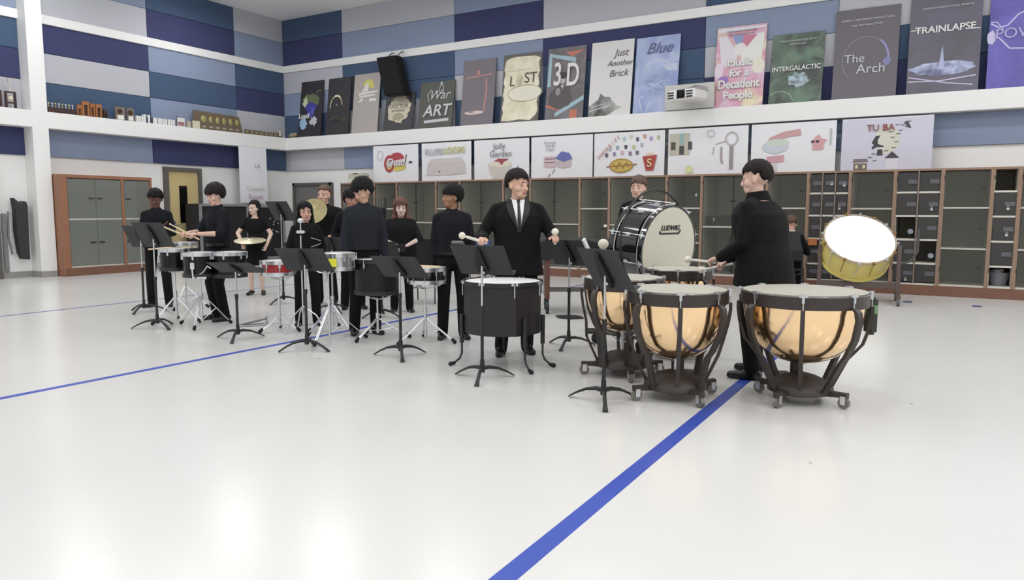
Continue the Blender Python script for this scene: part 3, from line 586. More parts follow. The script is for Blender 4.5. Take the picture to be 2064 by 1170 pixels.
art(t, [((96, 104, 176), 'poly', [(.62, .45), (.78, .6), (.98, .56), (1.06, .42), (.85, .36)]), ((206, 190, 196), 'poly', [(.62, .42), (.84, .36), (1.04, .42), (1.02, .26), (.8, .22), (.62, .28)]), ((214, 190, 196), 'poly', [(.34, .5), (.62, .5), (.62, .25), (.34, .25)]), ((110, 84, 90), 'line', ([(.36, .44), (.62, .44)], .02)), ((110, 84, 90), 'line', ([(.36, .36), (.62, .36)], .02)), ((150, 150, 160), 'line', ([(.56, .12), (.62, .22)], .02)), ((120, 120, 130), 'line', ([(.5, .1), (.44, .04)], .02))], O2)
t, W, H = sheet('paper banner reading Snorries with coloured cups and a yellow hot dog', 1198, 1340, 0)
for i, ch in enumerate('SNORRIES'): TT(t, ch, .12+.065*i, .42+.06*i, .11, (190, 120, 90), rot=(pi/2, -.7+.05*i, 0))
cups = [(.7, .8, (170, 206, 206)), (.85, .84, (206, 220, 196)), (1.0, .78, (70, 80, 110)), (1.16, .83, (206, 160, 130)), (1.3, .78, (180, 150, 206)), (1.46, .8, (176, 200, 140)), (.38, .6, (190, 200, 210)), (.55, .62, (140, 160, 190)), (.74, .63, (50, 50, 70)), (.92, .62, (200, 200, 130)), (1.1, .66, (170, 190, 204)), (.3, .47, (80, 80, 90)), (.48, .49, (150, 130, 170)), (.66, .51, (214, 170, 190)), (.84, .49, (140, 110, 140)), (1.0, .5, (80, 100, 120))]
art(t, [(c, 'poly', [(x-.035, z+.04), (x+.035, z+.04), (x+.025, z-.04), (x-.025, z-.04)]) for x, z, c in cups] + [((206, 180, 84), 'poly', ell(.64, .24, .27, .15)), ((176, 140, 50), 'ring', (.64, .24, .27, .15, .03)), ((150, 100, 60), 'line', ([(.3, .22), (1.0, .26)], .025)), ((160, 120, 50), 'line', ([(.46, .28), (.54, .18), (.6, .3), (.68, .18), (.76, .3), (.82, .2)], .025)), ((176, 60, 56), 'poly', [(1.12, .42), (1.44, .44), (1.36, .12), (1.2, .12)]), (flat((236, 220, 190)), 'poly', [(1.2, .48), (1.36, .49), (1.35, .43), (1.2, .43)])], O2)
TT(t, 'S', 1.28, .27, .24, (226, 214, 150), off=.006)
t, W, H = sheet('paper banner with window sketches and a long grey pipe drawing', 1347, 1508, 0)
art(t, [(flat((196, 192, 172)), 'poly', [(.03, .85), (.45, .85), (.45, .42), (.03, .42)]), ((70, 66, 50), 'poly', [(.06, .68), (.16, .68), (.16, .52), (.06, .52)]), ((60, 62, 60), 'poly', [(.24, .6), (.34, .6), (.34, .42), (.24, .42)]), (flat((150, 180, 176)), 'poly', [(.24, .85), (.34, .85), (.34, .62), (.24, .62)]), ((60, 62, 70), 'poly', [(.42, .68), (.5, .68), (.5, .52), (.42, .52)]),
        ((196, 186, 190), 'ring', (1.3, .7, .13, .14, .03)), ((186, 176, 180), 'line', ([(.98, .6), (1.18, .66)], .02)), ((186, 176, 180), 'line', ([(.95, .55), (.93, .4)], .02)), ((150, 140, 144), 'line', ([(1.3, .56), (1.3, .1)], .07)), ((170, 160, 160), 'line', ([(1.1, .55), (1.1, .3), (1.13, .22)], .04)), ((226, 228, 170), 'poly', blob(.45, .12, .09, .08, .3, 12, 4)), ((214, 206, 210), 'ring', (.88, .82, .08, .08, .02))], O2)
t, W, H = sheet('paper banner with a pastel rainbow swoosh and a pink star shape with sunglasses', 1514, 1685, 0)
art(t, [((206, 160, 160), 'poly', [(.25, .5), (.35, .68), (.6, .78), (.9, .82), (.92, .7), (.7, .68), (.5, .62)]), ((206, 216, 226), 'poly', ell(.45, .5, .24, .12)), ((210, 222, 208), 'poly', ell(.5, .58, .2, .07)), ((214, 160, 170), 'poly', [(.3, .32), (.62, .34), (.62, .22), (.3, .2)]), ((214, 206, 208), 'line', ([(.46, .2), (.46, .02)], .06)),
        ((220, 164, 168), 'poly', [(1.1, .55), (1.16, .64), (1.24, .7), (1.28, .62), (1.38, .6), (1.32, .52), (1.32, .42), (1.22, .42), (1.12, .42), (1.14, .5)]), ((50, 50, 60), 'poly', ell(1.13, .57, .03, .025)), ((50, 50, 60), 'poly', ell(1.21, .57, .035, .025)), ((186, 196, 190), 'line', ([(1.44, .8), (1.44, .5)], .03))], O2)
t, W, H = sheet('lavender paper banner reading TUBA with black bats, a flying figure and houses', 1696, 1880, 0)
art(t, [(flat((214, 214, 232)), 'poly', [(.0, .0), (W, .0), (W, H-.02), (.0, H-.02)]), (flat((222, 222, 206)), 'poly', ell(.75, .55, .2, .25)), ((50, 48, 54), 'poly', [(.5, .5), (.56, .62), (.64, .63), (.6, .55), (.6, .48), (.7, .44), (.7, .42), (.58, .42), (.52, .38), (.5, .42), (.54, .46)]), ((50, 48, 54), 'poly', [(.6, .38), (.68, .38), (.69, .27), (.59, .27)]),
        ((60, 54, 60), 'poly', [(.72, .22), (.84, .34), (.96, .22)]), (flat((226, 226, 236)), 'poly', [(.74, .215), (.94, .215), (.94, .02), (.74, .02)]), ((120, 110, 112), 'poly', [(.2, .15), (.46, .16), (.44, .22), (.22, .22)]), ((110, 98, 86), 'poly', [(.22, .14), (.44, .14), (.44, .02), (.22, .02)]), (flat((236, 226, 190)), 'poly', [(.25, .11), (.29, .11), (.29, .05), (.25, .05)]), (flat((236, 226, 190)), 'poly', [(.37, .11), (.41, .11), (.41, .05), (.37, .05)])]
      + [((60, 58, 66), 'line', ([(x-.03, z+.012), (x-.01, z), (x+.01, z), (x+.035, z+.012)], .012)) for x, z in ((.9, .8), (.98, .79), (1.05, .76), (.8, .68), (.95, .7), (.83, .58), (.9, .5), (.86, .4), (.74, .35), (.54, .3), (.48, .24), (.56, .18), (.92, .64), (1.08, .85))] + [((60, 58, 66), 'poly', [(1.0, .84), (1.06, .86), (1.12, .74), (1.08, .74)])], O2)
for ch, u, c in (('T', .46, (140, 84, 80)), ('U', .56, (140, 104, 96)), ('B', .71, (150, 50, 60)), ('A', .81, (150, 84, 84))): TT(t, ch, u, .76, .16, c, off=.003)
# narrow vertical paper banner on the left wall
t = thing('paper_banner', 'tall narrow white paper banner hanging on the left wall near the corner', 'banner', (XS+.01, 14.27, 1.62), -pi/2)
t.rotation_euler = (0, 0, pi/2); t.location = (XS+.012, 13.33, 1.62)
MB().b2((0, 0, 0), (.92, .004, 1.5)).build('paper_sheet', PAPER, t, smooth=False)
TT(t, 'Room', .5, .16, .2, (196, 170, 186)); TT(t, 'Concert', .5, .38, .17, (214, 206, 200)); TT(t, 'LA', .58, 1.0, .16, (170, 170, 184))
# ================================================================ trophies along the left shelf
TW = mat('trophy_wood', (156, 104, 62), .4, var=.2, vscale=20); DW = mat('dark_trophy_wood', (62, 42, 38), .4); GOLD = mat('trophy_gold', (196, 176, 116), .3, .6); MARB = mat('marble_white', (226, 226, 224), .3)
def yl(px, py=240): return onX(px, py, XS-.12).y
SX = XS-.14
for k in range(8):
    y = yl(101+k*6.8)
    t = thing('trophy', 'small dark wooden trophy with a pale figure, one of the row right of the column', 'trophy', (SX, y, SH), 0, 'small dark trophies beside the column')
    MB().b2((-.04, -.035, 0), (.04, .035, .12), bev=.004).build('base', DW, t, smooth=False)
    MB().cyl((0, 0, .12), (0, 0, .17), .012).sph((0, 0, .2), .022, 8).build('figure', SILV if k % 2 else GOLD, t)
arch = [(157, 166, .24, 'narrow light wooden plaque at the left end of the wooden plaques'), (167, 181, .33, 'tall light wooden plaque block with a dark opening, left of two'), (183, 192, .3, 'wooden plaque stand in the middle of the brown plaques'), (194, 206, .3, 'light wooden plaque block with a dark opening, right of two'), (209, 217, .2, 'short dark brown plaque right of the light wooden blocks')]
for x0, x1, h, l in arch:
    ya, yb = yl(x0), yl(x1); t = thing('plaque', l, 'plaque', (SX, ya, SH)); Wd = yb-ya
    MB().b2((-.03, 0, 0), (.03, Wd*.26, h-.08)).b2((-.03, Wd*.74, 0), (.03, Wd, h-.08)).b2((-.03, 0, h-.08), (.035, Wd, h), bev=.004).b2((-.03, 0, 0), (.03, Wd, .02)).build('plaque_frame', TW if h > .21 else DW, t, smooth=False)
    MB().b2((-.01, Wd*.27, .02), (.0, Wd*.73, h-.08)).build('inset', DW, t, smooth=False)
for k, (x0, x1, l) in enumerate(((234, 252, 'grey wooden plaque with a dark round medal, left of the pair'), (257, 270, 'grey wooden plaque with a dark round medal, right of the pair'))):
    ya, yb = yl(x0), yl(x1); t = thing('plaque', l, 'plaque', (SX, ya, SH)); Wd = yb-ya
    MB().b2((-.02, 0, 0), (.03, Wd, .3), bev=.004).build('plaque_board', mat('driftwood', (128, 112, 98), .6, var=.15), t, smooth=False)
    MB().torus((.034, Wd*.42, .2), .045, .014, (1, 0, 0), 20).sph((.034, Wd*.42, .2), (.01, .03, .03), 10).build('medal', DW, t)
    MB().b2((.03, Wd*.15, .02), (.034, Wd*.85, .12)).build('name_plate', MARB, t, smooth=False)
xs_ = [275, 280, 285, 289.5, 293, 298, 304, 308, 312, 318, 322, 327, 332, 338, 343, 348]
for k, x in enumerate(xs_):
    y = yl(x, 245); h = .2 if k in (3, 5) else .15
    o = MB().b2((-.05, 0, 0), (.04, .048, h), bev=.003).build('award_block', MARB if k not in (4, 6) else mat('slate_block', (70, 84, 96), .4), smooth=False); o.location = (SX, y, SH)
    tag(o, 'upright white award block in the row left of the framed certificate' if k not in (4, 6) else 'dark slate award block standing among the white ones', 'award', 'white award blocks on the left shelf' if k not in (4, 6) else 'dark award blocks on the left shelf')
for x0, x1, h, l, c in ((355, 372, .24, 'framed certificate with a dark border and red lower half', (226, 224, 224)), (375, 384, .17, 'small beige award right of the framed certificate', (186, 170, 150)), (386, 402, .2, 'cream rounded plaque in front of the long medal board', (214, 208, 180))):
    ya, yb = yl(x0, 250), yl(x1, 250); t = thing('framed_certificate', l, 'award', (SX+.05, ya, SH)); Wd = yb-ya
    MB().b2((-.015, 0, 0), (.0, Wd, h), bev=.004).build('frame', DW if h > .22 else flat((150, 138, 122)), t, smooth=False)
    MB().b2((.0, .012, .012), (.004, Wd-.012, h-.015)).build('certificate', flat(c), t, smooth=False)
    if h > .22: MB().b2((.004, .03, .03), (.006, Wd-.03, .12)).build('red_band', flat((150, 100, 104)), t, smooth=False)
ya, yb = yl(390, 240), yl(490, 262)
t = thing('medal_board', 'long brown wooden board with six gold medallions', 'medal board', (SX-.02, ya, SH)); Wd = yb-ya
bw = mat('umber_wood', (108, 94, 76), .5, var=.15)
MB().prism([(0, 0), (Wd, 0), (Wd-.12, .43), (.02, .46)], .04, Matrix.Rotation(pi/2, 4, 'Z')).build('board', bw, t, smooth=False)
mg = mat('dull_gold', (176, 170, 112), .4, .4)
for k in range(6):
    y = Wd*(.2+.135*k); m_ = MB().sph((.045, y, .27), (.012, .085 if k == 0 else .055, .085), 12).build('medallion', mg, t)
    MB().b2((.04, y-.05, .06), (.047, y+.05, .1)).build('name_strip', flat((170, 162, 140)), t, smooth=False)
for k in range(8):
    y = yl(495+k*9.5, 265)
    if y > 15.25: break
    t = thing('plaque', 'low brown plaque with a small gold medal beyond the medal board', 'plaque', (SX, y, SH), 0, 'low brown plaques near the corner')
    MB().b2((-.03, 0, 0), (.0, .13, .13), bev=.004).build('plaque_board', bw, t, smooth=False)
    MB().sph((.006, .065, .07), (.008, .035, .035), 10).build('medal', mg, t)
t = thing('trophy', 'small white figurine trophy at the corner end of the left shelf', 'trophy', (XS-.1, 14.86, SH))
MB().cyl((0, 0, 0), (0, 0, .05), .05).build('base', bw, t); MB().cap((0, 0, .07), (0, 0, .14), .035, .02).sph((0, 0, .18), .025, 8).build('figure', flat((226, 220, 196)), t)
t = thing('trophy', 'tan rounded trophy beside the white figurine at the shelf corner', 'trophy', (-16.25, 15.1, SH))
MB().cap((-.1, 0, .07), (.06, 0, .09), .07, .06).build('figure', flat((150, 140, 110)), t); MB().b2((-.15, -.06, 0), (.12, .06, .03)).build('base', bw, t, smooth=False)
# trophies left of the column
for k in range(4):
    y = 7.1+k*.27
    t = thing('trophy_rack', 'dark upright trophy frame with pale cup on top, left of the column', 'trophy', (SX, y, SH), 0, 'dark trophy frames at the left edge')
    MB().b2((-.03, -.1, 0), (.03, -.07, .34)).b2((-.03, .07, 0), (.03, .1, .34)).b2((-.03, -.07, .1), (.03, .07, .13)).b2((-.03, -.07, .31), (.03, .07, .34)).build('frame', DW, t, smooth=False)
    MB().lathe([(.03, .34), (.008, .38), (.008, .48), (.035, .52), (.05, .6), (.048, .6), (.0, .52)], 12).build('cup', flat((206, 204, 200)), t)
    MB().sph((.02, 0, .2), (.02, .05, .05), 8).build('medal', flat((214, 208, 170)), t)
# ================================================================ people
def fac(x, y, turn):
    """world heading of something at x,y that faces the eye, then turned toward picture right by turn degrees"""
    v = V((x, y, 0)).normalized(); c = -v; r = V((v.y, -v.x, 0)); a = radians(turn); d = c*cos(a)+r*sin(a)
    return atan2(-d.x, d.y)
def remesh(o, vox, sm=4, fac_=.6):
    m = o.modifiers.new('blend', 'REMESH'); m.mode = 'VOXEL'; m.voxel_size = vox; m.use_smooth_shade = True
    s_ = o.modifiers.new('soften', 'SMOOTH'); s_.factor = fac_; s_.iterations = sm
    dg = bpy.context.evaluated_depsgraph_get(); ev = o.evaluated_get(dg); me = bpy.data.meshes.new_from_object(ev)
    me.name = o.name; o.modifiers.clear(); old = o.data; o.data = me; bpy.data.meshes.remove(old)
    me.polygons.foreach_set('use_smooth', [True]*len(me.polygons)); return o
def ik(s, t, a, b, pole):
    s = V(s); t = V(t); d = t-s; L = min(d.length, (a+b)*.995); d = d.normalized(); t = s+d*L
    x = (a*a-b*b+L*L)/(2*L); h = sqrt(max(0, a*a-x*x)); p = V(pole); p = (p-d*p.dot(d)).normalized()
    return s+d*x+p*h, t
SKINS = {}
def skin(rgb): return mat('skin_%d_%d_%d' % rgb, rgb, .5, var=.05, vscale=14)
def cloth(name, rgb, rough=.85): return mat(name, rgb, rough, bump=.35, bscale=9, spec=.25)
LIPS = mat('lips', (150, 88, 84), .5); EYEW = mat('eye_white', (150, 144, 140), .3); IRIS = mat('dark_iris', (28, 20, 18), .15)
SHOE = mat('black_shoe', (12, 12, 14), .35)
def person(label, x, y, h, turn, sk, hair, hstyle, look=(0, 0, 0), rh=None, lh=None, top=None, bottom=None, sleeve='long', wide=1., feet=None, female=False, sit=False, suit=False, dress=False,
           rpole=(.5, -.6, -.5), lpole=(-.5, -.6, -.5), lean=0., rgrip=None, lgrip=None, body_w=1., extra=None, collar=True):
    t = thing('person', label, 'person', (x, y, 0), fac(x, y, turn))
    S = h/1.75; SH = S*(1.13 if not female else 1.12); k = lambda *a: V(a)*S; kh = lambda *a: V(a)*SH
    TOP = top or cloth('black_shirt', (15, 16, 19)); BOT = bottom or cloth('black_trousers', (12, 12, 14))
    hipz = .92 if not sit else .5; lx = lean
    pel = k(0, 0, hipz); chest = k(0, lx*.5, hipz+.34); nk = k(0, lx+.0, hipz+.56); hd = nk + k(0, .018, .126)
    shw = (.155 if not female else .145)*wide
    sh = {1: k(shw, lx*.9, hipz+.47), -1: k(-shw, lx*.9, hipz+.47)}
    ft = feet or ((.12, .0, 0), (-.12, .02, 0))
    hips = {1: k(.095, 0, hipz-.02), -1: k(-.095, 0, hipz-.02)}
    Rh = Matrix.Rotation(radians(look[0]), 3, 'Z') @ Matrix.Rotation(radians(look[1]), 3, 'X') @ Matrix.Rotation(radians(look[2]), 3, 'Y')
    # look = (turn towards their left, chin down negative, roll)
    nf = .85 if female else (1.25 if body_w > 1.25 else 1.)
    b = MB()
    # torso and neck
    w_ = wide*body_w
    b.sph(pel+k(0, 0, .02), k(.155*w_, .105*w_, .12), 16); b.sph(k(0, lx*.25+.0, hipz+.15), k(.135*w_, .1*w_, .15), 16)
    b.sph(chest, k(.16*w_, .11*w_, .2), 16); b.cap(sh[1]*.8+nk*.2-k(0, 0, .03), sh[-1]*.8+nk*.2-k(0, 0, .045), .048*S, .048*S)
    b.cap(nk-k(0, 0, .08), nk+k(0, .012, .075), .062*S*nf, .054*S*nf)
    def H(p): return hd + Rh @ (V(p)*SH)
    hs = .97 if female else 1.
    b.sph(H((0, -.012, .045)), kh(.074*hs, .092*hs, .088*hs), 20, Rh)
    b.sph(H((0, .022, -.01)), kh(.062*hs, .07*hs, .085*hs), 18, Rh)
    b.cap(H((-.022, .052, -.066)), H((.022, .052, -.066)), .03*SH, .03*SH); b.sph(H((0, .062, -.083)), kh(.022, .018, .016), 10, Rh)
    b.cap(H((0, .083, .022)), H((0, .1, -.022)), .008*SH, .013*SH); b.sph(H((.012, .09, -.026)), kh(.01, .01, .008), 8); b.sph(H((-.012, .09, -.026)), kh(.01, .01, .008), 8)
    b.cap(H((-.04, .07, .032)), H((.04, .07, .032)), .014*SH, .014*SH)
    for s_ in (1, -1):
        b.sph(H((.045*s_, .052, -.02)), kh(.024, .026, .026), 10, Rh)
        b.sph(H((.074*s_, -.005, .0)), kh(.011, .02, .032), 10, Rh)
    b.cap(H((-.018, .081, -.053)), H((.018, .081, -.053)), .0085*SH, .0085*SH)
    # arms and hands
    wr = {}; el = {}
    for s_, tg, pole, grip in ((1, rh, rpole, rgrip), (-1, lh, lpole, lgrip)):
        tg = V(tg) if tg is not None else V((s_*(shw+.07)/1., .02, hipz*S/S-.04))
        e, w1 = ik(sh[s_], tg*(S if True else 1), .29*S, .255*S, (pole[0], pole[1], pole[2])); el[s_] = e; wr[s_] = w1
        b.cap(sh[s_]-k(0, 0, .012), e, .046*S, .04*S); b.cap(e, w1, .039*S, .026*S)
        d = (w1-e).normalized()
        # palm frame: d along the hand, n = palm normal, q = across (thumb side)
        if grip is not None: d = (d*.35+V(grip).normalized()*.65).normalized()
        base_n = V((-s_, 0, 0)) if abs(d.z) > .75 else V((0, 0, -1))
        n = (base_n-d*base_n.dot(d)).normalized(); q = n.cross(d)*(s_)
        q = q if True else q
        # thumb side should point forward when the arm hangs, inward when the palm faces down
        want = V((0, 1, 0)) if abs(d.z) > .75 else V((-s_, 0, 0))
        if q.dot(want) < 0: q = -q
        pc = w1+d*.045*S
        b.cap(w1, w1+d*.075*S+n*.004, .024*S, .034*S, sx=.5, axis=n); b.cap(pc-q*.018*S, pc+d*.035*S+q*.016*S, .02*S, .02*S)
        curl = .95 if (rh is not None and s_ == 1) or (lh is not None and s_ == -1) else .35
        for fi, (off, ln) in enumerate(((.028, .068), (.01, .075), (-.01, .07), (-.028, .055))):
            p0 = w1+d*.078*S+q*off*S; a_ = curl*(.55+.1*fi); p1 = p0+(d*cos(a_)+n*sin(a_))*ln*.45*S
            a_ += curl*1.0; p2 = p1+(d*cos(a_)+n*sin(a_))*ln*.32*S; a_ += curl*.8; p3 = p2+(d*cos(a_)+n*sin(a_))*ln*.25*S
            b.cap(p0-d*.02*S, p1, .0095*S, .0088*S, 8); b.cap(p1, p2, .0088*S, .0082*S, 8); b.cap(p2, p3, .0082*S, .0072*S, 8)
        q0 = w1+d*.025*S+q*.024*S; q1 = q0+(d*.6+q*.7+n*.35).normalized()*.035*S; q2 = q1+(d*.8+q*(.2-curl*.4)+n*.5*curl).normalized()*.03*S
        b.cap(q0, q1, .0125*S, .0105*S, 8); b.cap(q1, q2, .0105*S, .009*S, 8)
        wr[s_] = (w1, d, n, q, pc+n*.02*S+d*.035*S)
    # legs
    kn = {}; an = {}
    for s_ in (1, -1):
        f = V(ft[0] if s_ == 1 else ft[1])*S; a_ = f+k(0, 0, .085)
        if sit: kk = hips[s_]+k(.02*s_, .42, .02); a_ = kk*1.; a_ = V((kk.x, kk.y+.02, .085*S))
        else: kk, a_ = ik(hips[s_], a_, .418*S, .412*S, (0, 1, 0))
        b.cap(hips[s_]-k(0, 0, .0), kk, .083*S*w_, .054*S); b.cap(kk, kk*.55+a_*.45-k(0, .012, 0), .053*S, .056*S*(.9)); b.cap(kk*.55+a_*.45-k(0, .01, 0), a_, .05*S*(.9), .034*S)
        b.cap(a_-k(0, .02, .045), a_+k(.01*s_, .12, -.06), .03*S, .022*S)
        kn[s_] = kk; an[s_] = a_
    body = remesh(b.build('body', skin(sk), t), .0075, 3); body['label'] = 'face, neck and hands'
    # face
    for s_ in (1, -1):
        MB().sph(H((.03*s_, .076, .008)), kh(.0135, .009, .0068), 10, Rh).build('eye', EYEW, t)
        MB().sph(H((.03*s_, .083, .008)), kh(.006, .004, .0062), 8, Rh).build('iris', IRIS, t.children[-1] if False else t)
        MB().cap(H((.016*s_, .09, .036)), H((.045*s_, .077, .033)), .0034*SH, .0024*SH, 8).build('eyebrow', hair, t)
    MB().cap(H((-.02, .0865, -.053)), H((.02, .0865, -.053)), .0052*SH, .0052*SH, 8).build('lips', LIPS, t)
    # hair
    hb = MB(); rr = random.Random(int(x*100)+3)
    style, vol, fringe, curl, length = hstyle
    N = 420
    for i in range(N):
        zz = 1-2*(i+.5)/N; ph = i*2.39996; r_ = sqrt(1-zz*zz); d = V((r_*cos(ph), r_*sin(ph), zz))
        if d.z < (-.55 if style != 'short' else -.35): continue
        if d.y > .05 and d.z < fringe+.12*abs(d.x)*-1 and d.y > .12+(.0 if d.z > 0 else .1): continue
        if d.y > .0 and d.z < -.05: continue
        if abs(d.x) > .8 and d.y > -.25 and d.z < (.05 if style == 'short' else -.3): continue
        if style == 'short' and abs(d.x) > .62 and d.y > -.45 and d.z < .22: continue
        R_ = V((.0735, .094, .092))*hs
        rad = (.008+vol*.36)*rr.uniform(1-curl, 1+curl)
        p = V((d.x*R_.x, -.012+d.y*R_.y, .045+d.z*R_.z))+d*vol*.45*rr.uniform(1-curl, 1+curl)
        tn = V((0, .35 if d.y > 0 else -.2, -1))+V((rr.uniform(-1, 1), rr.uniform(-1, 1), 0))*(.3+curl*1.6); tn = (tn-d*tn.dot(d)).normalized()
        hb.cap(H(p), H(p+tn*(.012+vol*.9)*rr.uniform(.5, 1.3)+d*curl*.012*rr.uniform(-1, 1)), rad*SH, rad*.6*SH, 6)
    hb.sph(H((0, -.02, .05)), kh(.073*hs, .084*hs, .088*hs), 18, Rh)
    if length:
        for s_ in (1, -1):
            for j in range(7):
                a0 = H((.072*s_-(.012*j)*s_, -.0-.013*j, .04)); a1 = hd+kh((.082-.012*j)*s_, -.03-.01*j, -.1); a2 = hd+kh((.098-.016*j)*s_, .03-.022*j if j < 4 else -.07, -length)
                hb.cap(a0, a1, .024*SH, (.026+vol*.3)*SH, 8); hb.cap(a1, a2, (.026+vol*.3)*SH, (.02+curl*.03)*SH, 8)
                if curl > .3:
                    for q_ in range(5): hb.sph(a1.lerp(a2, q_/4)+V((rr.uniform(-1, 1), rr.uniform(-1, 1), 0))*.015, .024*SH, 6)
    ho = remesh(hb.build('hair', hair, t), .0065, 1 if curl > .25 else 3, .5)
    # clothes
    g = .013*S
    c = MB()
    if dress:
        c.sph(chest, k(.16*w_, .115*w_, .19)+V((g, g, 0)), 16); c.cap(sh[1]*.85+nk*.15-k(0, 0, .035), sh[-1]*.85+nk*.15-k(0, 0, .035), .07*S, .07*S)
        c.lathe([(.13*S*w_, (hipz+.2)*S), (.15*S*w_, (hipz+.1)*S), (.19*S*w_, (hipz-.1)*S), (.215*S*w_, (hipz-.36)*S)], 24)
        for s_ in (1, -1): c.cap(sh[s_], sh[s_].lerp(el[s_], .55), .062*S, .055*S)
        remesh(c.build('dress', TOP, t), .011, 3)
    else:
        hem = hipz-.16 if suit else (hipz-.06 if female else hipz+.05)
        ex = .022*S if suit else g
        n_ = 24; rg = []
        for z, rx, ry in (((hem), .170 if not suit else .186, .125 if not suit else .135), ((hipz+.02), .166, .12), ((hipz+.18), .155, .113), ((hipz+.32), .168, .12), ((hipz+.41), .168, .115), ((hipz+.475), .14, .098), ((hipz+.52), .095, .078), ((hipz+.55), .06, .06))[:8 if not suit else 7]:
            e2 = ex*(1 if z < hipz+.45 else .5); cy = lx*min(1, max(0, (z-hipz)/.5))
            rg.append([V(((rx*w_*S+e2)*cos(2*pi*i/n_), (ry*w_*S+e2)*sin(2*pi*i/n_)+cy*S, z*S)) for i in range(n_)])
        c.loft(rg)
        for s_ in (1, -1): c.cap(nk-k(-s_*.03, 0, .05), sh[s_]+k(0, 0, -.002), .05*S+ex*.3, .05*S+ex*.5)
        for s_ in (1, -1):
            w1 = wr[s_][0]
            c.sph(sh[s_]-k(0,0,.01), .058*S+ex*.5, 12)
            if sleeve == 'long': c.cap(sh[s_]-k(0, 0, .008), el[s_], .057*S+ex*.5, .05*S+ex*.5); c.cap(el[s_], w1.lerp(el[s_], .06), .05*S+ex*.5, .037*S+ex*.4)
            elif sleeve == 'rolled': c.cap(sh[s_], el[s_], .062*S, .058*S); c.cap(el[s_], el[s_].lerp(w1, .12), .056*S, .052*S)
            else: c.cap(sh[s_], sh[s_].lerp(el[s_], .6), .066*S, .062*S)
        if collar and not suit: c.lathe([(.062*S, -.012), (.07*S, .0), (.062*S, .034*S), (.056*S, .034*S), (.054*S, -.012)], 20, nk-k(0, 0, .01), (0, .12, 1))
        remesh(c.build('suit_jacket' if suit else 'shirt', TOP, t), .011, 3)
    if not dress:
        p_ = MB(); p_.sph(pel+k(0, 0, .0), k(.153*w_, .108*w_, .13)+V((g*.6,)*3), 16)
        for s_ in (1, -1):
            p_.cap(hips[s_], kn[s_], .093*S*w_, .072*S); p_.cap(kn[s_], an[s_]+k(0, .0, -.0), .072*S, .064*S); p_.cap(an[s_]+k(0, -.004, .02), an[s_]+k(0, .006, -.035), .062*S, .06*S)
        remesh(p_.build('trousers', BOT, t), .011, 3)
    if not (dress or suit or female):
        MB().loft([[V(((.158*w_*S+ex+g*.3)*cos(2*pi*i/24), (.118*w_*S+ex+g*.3)*sin(2*pi*i/24), (hipz+z)*S)) for i in range(24)] for z in (.045, .08)]).build('belt', mat('black_belt', (9, 9, 10), .3), t)
    for s_ in (1, -1):
        a_ = an[s_]; f = MB(); z0 = .0
        out = .035*s_
        f.cap(V((a_.x, a_.y-.045*S, .045*S)), V((a_.x+out*.4, a_.y+.04*S, .045*S)), .042*S, .044*S); f.cap(V((a_.x+out*.4, a_.y+.04*S, .03*S)), V((a_.x+out, a_.y+.16*S, .024*S)), .044*S, .036*S)
        if not dress: f.cap(V((a_.x, a_.y-.02*S, .06*S)), V((a_.x, a_.y-.01, .09*S)), .04*S, .038*S)
        f.v = [V((v.x, v.y, max(v.z, .004))) for v in f.v]
        o = remesh(f.build('shoe', SHOE, t), .008, 2)
        for v in o.data.vertices:
            if v.co.z < .004: v.co.z = .001
    return t, dict(wr=wr, H=H, nk=nk, hd=hd, S=S, chest=chest, hipz=hipz, Rh=Rh)
HB = mat('black_hair', (10, 8, 8), .65, bump=.5, bscale=45, spec=.25); HD = mat('dark_brown_hair', (24, 17, 16), .65, bump=.5, bscale=45, spec=.25)
HM = mat('mid_brown_hair', (82, 60, 46), .55, bump=.4, bscale=60); HR = mat('auburn_hair', (92, 58, 44), .6, bump=.4, bscale=50)
def W(t, p): return Matrix.Translation(t.location) @ Matrix.Rotation(t.rotation_euler.z, 4, 'Z') @ V(p)
def loc_at(px, py, hgt):
    """ground spot of something whose top at height hgt shows at the pixel"""
    return onZ(px, py, hgt)
def stick(label, a, b, r, m, head=None, hm=None, grp=None, nm='drumstick', cat='drumstick'):
    a = V(a); b = V(b); t = thing(nm, label, cat, a, 0, grp)
    MB().tube([(0, 0, 0), (b-a)*.75, (b-a)*.97, (b-a)], [r, r, r*.6, r*.8]).build('shaft', m, t)
    if head: MB().sph(b-a, head, 16).build('mallet_head', hm, t)
    else: MB().sph(b-a, r*1.15, 8).build('tip', m, t)
    return t
def held(label, P, D, side, length, back, direction, **kw):
    """a stick passing through the closed hand of a person, direction in that person's frame"""
    c = D['wr'][side][4]; d = V(direction).normalized(); M_ = Matrix.Translation(P.location) @ Matrix.Rotation(P.rotation_euler.z, 4, 'Z')
    return stick(label, M_ @ (c-d*back), M_ @ (c+d*length), **kw)
CASTP = {}
def put(px, py, h, nudge=0):
    p = loc_at(px, py, h); return p.x, p.y
# 1 far left
x, y = -10.04, 6.65
P1 = person('young person in black with short curly black hair looking down at his hands, farthest left', x, y, 1.70, -8, (98, 66, 52), HB, ('mid', .02, .42, .45, 0), look=(-4, -24, 0),
            rh=(.1, .27, 1.17), lh=(-.13, .27, 1.2), rpole=(.35, -.3, -1), lpole=(-.35, -.3, -1), rgrip=(-.5, .6, 0), lgrip=(.5, .7, .1), top=cloth('navy_black_shirt', (15, 16, 24)), wide=1.02)
